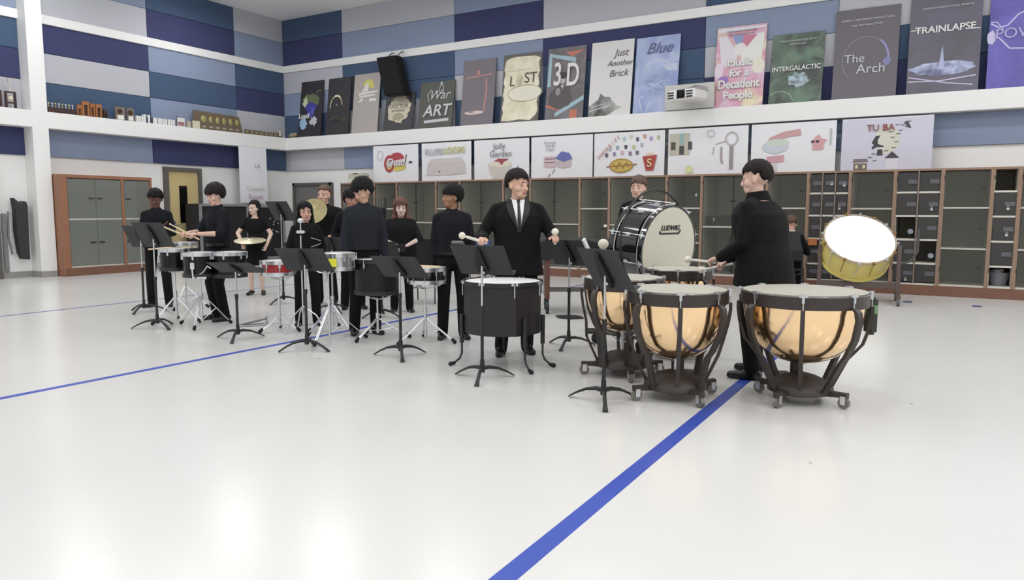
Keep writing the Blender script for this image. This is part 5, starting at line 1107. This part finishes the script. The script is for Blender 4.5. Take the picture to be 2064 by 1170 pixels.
# tall field drum in front of the bowed player
FD = at_dist(759, 524, P7[0].location-V((0.05, .42, 0)))
t, _ = tom('tall dark field drum in front of the bowed player in charcoal', 0, 0, .235, FD.z, .36, shell=mat('charcoal_shell', (24, 24, 28), .4, spec=.3), n=8, rodlen=.09, pos=FD, name='field_drum', hoop=BLACKM)
chrome_stand('chrome stand spreading wide under the tall field drum', FD.x, FD.y, FD.z-.39, .55, .34, hub=.2)
# black snare on stand with sticks
BS = onZ(858, 690); a8 = at_dist(860, 541, BS)
t, _ = tom('black snare drum with chrome lugs on its stand, sticks lying across it', 0, 0, .19, a8.z, .15, shell=BLKSH, n=10, rodlen=.14, pos=a8, name='snare_drum')
chrome_stand('chrome snare stand with basket arms under the black snare drum', BS.x, BS.y, a8.z-.17, .2, .33, hub=.24)
for k_ in range(2): stick('pale wooden stick lying across the black snare drum, %s' % ('farther one' if k_ else 'nearer one'), (a8.x-.17, a8.y-.06+.07*k_, a8.z+.022), (a8.x+.15, a8.y-.02+.05*k_, a8.z+.022), .008, STICKW)
# large concert tom on legs
GD = V((-3.50, 5.68, 0)); zt_ = at_dist(1018, 566, GD).z; GR = .352
t = thing('concert_tom', 'large dark brown black drum with white head on bent legs before the suited person', 'drum', GD, YAW-.1)
FC = mat('brown_black_panels', (34, 29, 32), .5)
Dz = .46; z0 = zt_-Dz
MB().lathe([(GR, z0), (GR, zt_-.015)], 14, cap=True).build('shell', FC, t, ang=15)
MB().lathe([(GR-.005, zt_-.004), (GR-.02, zt_), (.001, zt_)], 48, cap=False).build('batter_head', mat('bright_head', (236, 236, 234), .4), t)
MB().lathe([(GR+.002, zt_-.03), (GR+.014, zt_-.03), (GR+.014, zt_+.006), (GR-.004, zt_+.006)], 48, cap=False).build('hoop', BLACKM, t)
for k_ in range(8):
    a = 2*pi*(k_+.5)/8; m = MB(); m.T = Matrix.Rotation(a, 4, 'Z'); m.b2((GR+.012, -.03, zt_-.016), (GR+.03, -.008, zt_+.008), bev=.003).b2((GR+.012, .008, zt_-.016), (GR+.03, .03, zt_+.008), bev=.003).cyl((GR+.02, 0, zt_-.12), (GR+.02, 0, zt_), .005, n=6); m.build('lug', STEEL, t)
for k_, a in enumerate((radians(192), radians(-52), radians(-8), radians(95))):
    d = V((cos(a), sin(a), 0)); l_ = MB().b2((0, 0, 0), (0, 0, 0)) if False else MB()
    l_.cyl(d*(GR+.02)+V((0, 0, z0-.1)), d*(GR+.02)+V((0, 0, z0+.16)), .02, n=12).tube([d*(GR+.02)+V((0, 0, z0+.1)), d*(GR+.02)+V((0, 0, .12)), d*(GR+.04)+V((0, 0, .07)), d*(GR+.1)+V((0, 0, .022))], .0095, 8); o = l_.build('leg', BLACKM, t)
    MB().cap(d*(GR+.09)+V((0, 0, .028)), d*(GR+.125)+V((0, 0, .02)), .016, .02, 8).build('rubber_foot', RUBBER, o)
# ================================================================ bass drums
def orient(c, axis, upv=(0, 0, 1)):
    z = V(axis).normalized(); x = V(upv).cross(z).normalized(); y = z.cross(x); return Matrix.Translation(c) @ Matrix((x, y, z)).transposed().to_4x4()
vdir = ray(1320, 490); vd = V((vdir.x, vdir.y, 0)).normalized(); rr_ = V((vd.y, -vd.x, 0))
BR, BD = .455, .43
hc = O+ray(1349, 502)*8.0
ax = (-vd*cos(radians(52))+rr_*sin(radians(52))+V((0, 0, -.1))).normalized()
t = thing('bass_drum', 'glossy black concert bass drum with a cream head on a hooped stand', 'bass drum', (hc.x, hc.y, 0))
def rel(v): return V(v)-V((hc.x, hc.y, 0))
TB = orient(rel(hc-ax*BD), ax)
def BB(): m = MB(); m.T = TB; return m
BB().lathe([(BR-.012, .03), (BR-.012, BD-.03)], 64, cap=False).build('shell', BLKLACQ, t)
CREAM = mat('cream_calf_head', (206, 202, 186), .5, var=.04, vscale=3)
BB().lathe([(BR-.016, BD-.002), (.001, BD-.002)], 64, cap=False).build('front_head', CREAM, t); BB().lathe([(BR-.016, .002), (.001, .002)], 64, cap=False).build('rear_head', CREAM, t)
for z0_, nm in ((BD-.06, 'front_hoop'), (0, 'rear_hoop')):
    BB().lathe([(BR-.014, z0_), (BR+.006, z0_), (BR+.006, z0_+.06), (BR-.014, z0_+.06)], 64, cap=False).build(nm, BLKLACQ, t)
    zz_ = z0_ if z0_ > .1 else .06; BB().torus((0, 0, zz_+(0 if z0_ > .1 else 0)), BR+.004, .0045, n=64, m=6).build('hoop_inlay', mat('white_inlay', (214, 212, 208), .3), t)
for k_ in range(10):
    a = 2*pi*(k_+.5)/10; p = V((cos(a)*(BR+.025), sin(a)*(BR+.025), 0))
    BB().cyl(p+V((0, 0, -.03)), p+V((0, 0, BD+.02)), .0055, n=8).build('tension_rod', CHROME, t)
    p2 = V((cos(a)*(BR+.005), sin(a)*(BR+.005), 0)); q2 = V((-sin(a), cos(a), 0))
    for zz_ in (BD-.02, .02):
        m = BB(); m.box(p2+V((0, 0, zz_)), (.05, .03, .04), Matrix.Rotation(a, 3, 'Z'), bev=.008).cyl(p+V((0, 0, zz_))+(q2*-.035), p+V((0, 0, zz_))+q2*.035, .006, n=6); m.build('claw', CHROME, t)
    BB().box(p2*.985+V((0, 0, BD/2)), (.03, .03, .07), Matrix.Rotation(a, 3, 'Z'), bev=.008).build('lug', CHROME, t)
# maker's lettering on the head: local x runs across the head, y up
lt = text('lettering', 'LUDWIG', .075, mat('ink_black', (22, 22, 24), .5), t, (0, 0, 0), off=.002, shear=.25, sx=1.); lt.matrix_local = TB @ Matrix.Translation((-.02, .22, BD+.002)) @ Matrix.Diagonal((1.05, 1, 1, 1)); lt['label'] = 'black slanted lettering'
m = BB(); m.add([(x_, y_, z_) for z_ in (BD-.001, BD+.003) for x_, y_ in ((-.19, .155), (.14, .155), (.17, .2), (.15, .2), (.13, .172), (-.17, .172), (-.18, .19), (-.2, .19))], [list(range(8))[::-1], list(range(8, 16))]+[[i, (i+1) % 8, 8+(i+1) % 8, 8+i] for i in range(8)]); m.build('logo_underline', mat('ink_black', (22, 22, 24), .5), t, smooth=False)
# stand: suspending hoop and wheeled base
hp = orient(rel(hc-ax*(BD*.55)), (ax+V((0, 0, .06))).normalized())
t2 = thing('bass_drum_stand', 'black hooped suspension stand with wheels carrying the black bass drum', 'bass drum stand', (hc.x, hc.y, 0))
m = MB(); m.T = orient(rel(hc-ax*BD*.42+V((0, 0, .03))), (ax+V((0, 0, .12))).normalized()); m.torus((0, 0, 0), BR+.12, .013, n=56); m.build('suspension_hoop', BLACKM, t2)
cz = hc.z; q3 = V((-ax.y, ax.x, 0)).normalized(); cc = rel(hc-ax*BD*.42); ah = V((ax.x, ax.y, 0)).normalized()
for s_ in (1, -1):
    s0 = cc+q3*(BR+.14)*s_; MB().tube([V((s0.x, s0.y, cz-.05)), V((s0.x, s0.y, .35)), V((s0.x, s0.y, .12))], .018).build('side_post', BLACKM, t2)
    MB().b2((-.02, -.02, 0), (.02, .02, 0)) if False else None
    MB().tube([V((s0.x, s0.y, .13))-ah*.32, V((s0.x, s0.y, .13))+ah*.32], .018).build('side_foot', BLACKM, t2)
    for e_ in (1, -1):
        c_ = V((s0.x, s0.y, .055))+ah*.3*e_; MB().cyl(c_-q3*.014, c_+q3*.014, .055, n=20).cyl(c_, c_+V((0, 0, .08)), .012).build('caster', RUBBER, t2)
a_, b_ = cc-q3*(BR+.14), cc+q3*(BR+.14); MB().tube([V((a_.x, a_.y, .13)), V((b_.x, b_.y, .13))], .016).build('crossbar', BLACKM, t2)
# yellow bass drum, tipped up to the light
wv = ray(1733, 481); vd = V((wv.x, wv.y, 0)).normalized(); rr_ = V((vd.y, -vd.x, 0))
YR, YD = .52, .43
c2 = O+wv*(12.75); ax2 = (-vd*.66+rr_*.2+V((0, 0, .72))).normalized()
t = thing('bass_drum', 'large yellow shelled bass drum tilted up with a bright white head', 'bass drum', (c2.x, c2.y, 0))
def rel2(v): return V(v)-V((c2.x, c2.y, 0))
TY = orient(rel2(c2-ax2*YD), ax2)
def YB(): m = MB(); m.T = TY; return m
YS_ = mat('yellow_shell', (212, 196, 114), .35, var=.06, vscale=3)
YB().lathe([(YR-.012, .0), (YR, YD*.25), (YR, YD*.75), (YR-.008, YD-.02)], 18, cap=False).build('shell', YS_, t, ang=8)
YB().lathe([(YR-.006, YD-.002), (.001, YD)], 64, cap=False).build('batter_head', mat('bright_white_head', (246, 246, 244), .4, var=.02, vscale=4), t); YB().lathe([(YR-.006, .0), (.001, .0)], 64, cap=False).build('rear_head', CREAM, t)
YB().lathe([(YR-.008, YD-.04), (YR+.012, YD-.04), (YR+.012, YD+.008), (YR-.004, YD+.008)], 64, cap=False).build('front_hoop', mat('pale_tan_hoop', (186, 168, 140), .4), t); YB().lathe([(YR-.01, 0), (YR+.012, 0), (YR+.012, .045), (YR-.01, .045)], 64, cap=False).build('rear_hoop', YS_, t)
for k_ in range(16):
    a = 2*pi*(k_+.5)/16; p = V((cos(a)*(YR+.022), sin(a)*(YR+.022), 0)); YB().cyl(p+V((0, 0, YD*.35)), p+V((0, 0, YD+.02)), .006, n=6).box(p+V((0, 0, YD+.0)), (.05, .035, .04), Matrix.Rotation(a, 3, 'Z'), bev=.006).build('tension_rod', STEEL if k_ % 2 else mat('brass_rod', (150, 120, 66), .4, .6), t)
t2 = thing('bass_drum_stand', 'grey brown wheeled tilting stand under the yellow bass drum', 'bass drum stand', (c2.x, c2.y, 0), atan2(-vd.x, vd.y))
GB = mat('grey_brown_metal', (92, 78, 74), .5)
mid = .55
for s_ in (1, -1):
    MB().b2((s_*.56-.03, -.03, .14), (s_*.56+.03, .03, c2.z-.1), bev=.006).build('upright', GB, t2); MB().b2((s_*.56-.03, -.42, .1), (s_*.56+.03, .42, .16), bev=.006).build('side_foot', GB, t2)
    for e_ in (1, -1): MB().cyl((s_*.56-.02, e_*.38, .06), (s_*.56+.02, e_*.38, .06), .06, n=20).cyl((s_*.56, e_*.38, .06), (s_*.56, e_*.38, .11), .012).build('caster', mat('grey_rubber', (90, 88, 96), .6), t2)
MB().b2((-.53, -.03, .22), (.53, .03, .32), bev=.006).build('crossbar', GB, t2)
MB().tube([(0, 0, .3), (0, -.02, .55), (0, -.08, c2.z-.5)], .028).build('centre_post', GB, t2)
MB().tube([(.56, 0, .6), (.72, 0, .66), (.8, 0, .8), (.8, 0, 1.15)], .02).build('side_arm', mat('dull_rubber', (74, 74, 72), .7), t2)
# ================================================================ covered marimba, chairs, carts
CVR = mat('black_cover_cloth', (30, 31, 33), .8, bump=.3, bscale=7)
pa, pb = at_dist(1085, 482, V((-4.6, 9.3, 0))), at_dist(1262, 486, V((-4.6, 9.3, 0)))
ml = (pb-pa).length; mid_ = (pa+pb)/2; ang = atan2((pb-pa).y, (pb-pa).x)
t = thing('covered_marimba', 'long marimba under a black cover behind the suited person and bass drum', 'marimba', (mid_.x, mid_.y, 0), ang)
mb = MB(); rg = []
for i in range(13):
    u = -ml/2+ml*i/12; h_ = mid_.z+.02*sin(i*1.3)-.0; j = .015*sin(i*2.1)
    rg.append([V((u, -.32+j, h_-.26-.03*sin(i*1.7))), V((u, -.32+j, h_-.02)), V((u, -.27, h_)), V((u, .3, h_+.01)), V((u, .34, h_-.03)), V((u, .34, h_-.28)), V((u, .3, h_-.28)), V((u, -.28, h_-.26))])
mb.loft(rg); mb.build('cover', CVR, t, ang=60)
for s_ in (-1, 1):
    MB().b2((s_*(ml/2-.12)-.03, -.3, .2), (s_*(ml/2-.12)+.03, .3, mid_.z-.2), bev=.008).build('end_frame', mat('rosewood', (96, 62, 50), .5), t)
    for e_ in (-1, 1):
        c_ = V((s_*(ml/2-.12), e_*.24, .095)); MB().cyl(c_-V((.02, 0, 0)), c_+V((.02, 0, 0)), .095, n=28).cyl(c_-V((.026, 0, 0)), c_+V((.026, 0, 0)), .035, n=16).cyl(c_, c_+V((0, 0, .14)), .014).build('wheel', mat('dark_rubber_wheel', (38, 42, 44), .6), t)
MB().b2((-ml/2+.15, -.03, .28), (ml/2-.15, .03, .34), bev=.006).build('stretcher', mat('grey_bar', (120, 118, 116), .4, .5), t)
mb = MB()
for k in range(5): mb.cyl((ml/2-.62+.07*k, -.34, mid_.z-.24), (ml/2-.62+.07*k, -.34, mid_.z-.1), .022, n=10)
mb.build('resonator_pipe', mat('dull_pipe', (96, 98, 100), .3, .7), t); t.children[-1]['kind'] = 'stuff'
p = at_dist(1216, 492, V((-3.3, 8.0, 0)))
s_ = thing('gong_mallet', 'large round cream felt mallet standing up beside the black bass drum', 'mallet', (p.x, p.y, p.z))
MB().sph((0, 0, 0), (.062, .062, .058), 20).build('mallet_head', FELT, s_); MB().cyl((0, 0, -.05), (0, 0, -.14), .03, n=14).cyl((0, 0, -.12), (.0, 0, -.34), .011).build('handle', mat('pale_handle', (170, 166, 160), .5), s_)
t = thing('mallet_rack', 'dark slim mallet rack post holding the round cream mallet', 'mallet rack', (p.x, p.y, 0), YAW)
MB().cyl((0, 0, .02), (0, 0, p.z-.34), .014).b2((-.1, -.04, p.z-.36), (.1, .04, p.z-.342), bev=.004).build('post', BLACKM, t); MB().b2((-.18, -.15, 0), (.18, .15, .02), bev=.005).build('foot_plate', BLACKM, t)
# flat black base plate on the floor
p = onZ(1148, 641)
o = MB().add([(cos(a)*.16*(1.3 if k % 3 == 0 else 1), sin(a)*.16, z) for z in (0, .02) for k, a in enumerate([i*pi/3 for i in range(6)])], [list(range(6))[::-1], list(range(6, 12))]+[[i, (i+1) % 6, 6+(i+1) % 6, 6+i] for i in range(6)]).build('base_plate', BLACKM, smooth=False); o.location = (p.x, p.y, 0)
tag(o, 'flat black six sided base plate on the floor between suited person and kettledrums', 'base plate')
# folded pedal on the floor
p = onZ(512, 657)
t = thing('drum_pedal', 'folded grey drum pedal lying on the floor left of the red snare stand', 'pedal', (p.x, p.y, 0), 1.0)
MB().b2((-.2, -.05, .005), (.18, .05, .02), bev=.003).build('base', STEEL, t); MB().box((0, 0, .05), (.3, .07, .012), Euler((0, -.2, 0)), bev=.003).build('footboard', mat('grey_footboard', (120, 120, 122), .4, .6), t); MB().tube([(.15, -.05, .02), (.15, -.05, .1), (.15, .05, .1), (.15, .05, .02)], .007).build('hoop', STEEL, t)
# chairs
def chair(label, x, y, rz, m_=BLACKP, h_=.82, seat=.45):
    t = thing('chair', label, 'chair', (x, y, 0), rz)
    MB().b2((-.23, -.22, seat-.03), (.23, .22, seat), bev=.012).build('seat', m_, t)
    MB().box((0, -.23, (seat+h_)/2+.09), (.45, .03, h_-seat-.1), Euler((.12, 0, 0)), bev=.012).build('backrest', m_, t)
    for sx in (-1, 1):
        MB().tube([(sx*.22, -.25, h_), (sx*.22, -.2, seat-.02), (sx*.22, -.23, .01)], .011).build('leg', mat('chair_metal', (70, 70, 72), .4, .5), t)
        MB().tube([(sx*.22, .2, seat-.02), (sx*.22, .23, .01)], .011).build('leg', mat('chair_metal', (70, 70, 72), .4, .5), t)
    MB().tube([(-.22, -.22, .2), (.22, -.22, .38)], .007).build('stretcher', mat('chair_metal', (70, 70, 72), .4, .5), t)
    return t
x_, y_ = P13[0].location.xy; chair('black chair under the seated person by the far cabinets', x_, y_-.05, P13[0].rotation_euler.z)
p = at_dist(858, 500, V((-6.2, 9.5, 0))); chair('black orchestra chair with crossed bars behind the auburn haired person and profile person', p.x, p.y, fac(p.x, p.y, 160), h_=.95)
p = at_dist(968, 487, V((-6.3, 11, 0))); chair('blue chair back glimpsed left of the suited person\'s hand', p.x, p.y, fac(p.x, p.y, 170), m_=mat('blue_chair', (62, 80, 132), .5), h_=.9)
# tall wire basket stand behind the bowed player
p = at_dist(750, 400, V((-7.6, 9.6, 0)))
t = thing('wire_rack', 'black upright wire rack rising behind the bowed charcoal shirt', 'rack', (p.x, p.y, 0), YAW)
mb = MB().tube([(-.22, 0, 0.01), (-.22, 0, p.z), (.22, 0, p.z), (.22, 0, .01)], .013); mb.build('outer_frame', BLACKM, t)
mb = MB()
for i in range(9): mb.cyl((-.2+.05*i, 0, p.z-.14), (-.2+.05*i, 0, p.z), .004, n=6)
mb.cyl((-.22, 0, p.z-.14), (.22, 0, p.z-.14), .006, n=6); mb.build('wire_grid', BLACKM, t)
MB().b2((-.25, -.2, 0), (-.19, .2, .03)).build('foot', BLACKM, t); MB().b2((.19, -.2, 0), (.25, .2, .03)).build('foot', BLACKM, t)
MB().b2((-.21, .01, .5), (.21, .03, p.z-.16)).build('cloth_panel', mat('black_panel_cloth', (17, 17, 19), .8), t)
# equipment cases with grey frames on the left wall
GFR = mat('grey_case_frame', (150, 150, 154), .4, .4); BPN = mat('black_case_panel', (24, 25, 28), .5)
ytop = onX(500, 412, -16.0).z
def rack(label, ya, yb, x0, h_):
    t = thing('equipment_case', label, 'equipment case', (x0, ya, 0)); Wd = yb-ya
    MB().b2((-.55, 0, .1), (-.02, Wd, h_), bev=.01).build('case_body', BPN, t)
    MB().b2((-.02, 0, .1), (0.01, .07, h_)).b2((-.02, Wd-.07, .1), (.01, Wd, h_)).b2((-.02, .07, h_-.06), (.01, Wd-.07, h_)).b2((-.02, .07, .1), (.01, Wd-.07, .17)).build('edge_frame', GFR, t, smooth=False)
    for k in (.3, .8): 
        for u in (-.45, -.1): MB().cyl((u, Wd*k-.02, .05), (u, Wd*k+.02, .05), .05, n=16).build('caster', RUBBER, t)
    return t
yA, yB, yC_, yD = [onX(x, 430, -16.0).y for x in (402, 503, 540, 574)]
rack('grey framed black equipment case left of the woman with the cymbal', yA, yB-.02, -16.0, ytop)
t = rack('grey framed equipment case with small silver knobs, left of the grey doorway', yB+.02, yD, -16.0, ytop-.02)
mb = MB(); rr = random.Random(5)
for k in range(12): mb.sph((.012, (yD-yB)*.62+rr.uniform(-.2, .2), ytop-.55+rr.uniform(-.25, .2)), (.015, .022, .022), 8)
mb.build('control_knob', STEEL, t); t.children[-1]['kind'] = 'stuff'
p = at_dist(532, 470, V((-9.4, 8.6, 0)))
t = thing('stool', 'round dark padded stool beside the woman in the black dress', 'stool', (p.x-.15, p.y+.75, 0))
MB().lathe([(.02, .78), (.17, .78), (.19, .81), (.18, .86), (.001, .87)], 28).build('seat', BLACKP, t); MB().cyl((0, 0, .3), (0, 0, .79), .02).build('post', STEEL, t)
for k in range(3): a = 2*pi*k/3; MB().tube([(0, 0, .35), (.26*cos(a), .26*sin(a), .01)], .011).build('leg', STEEL, t)
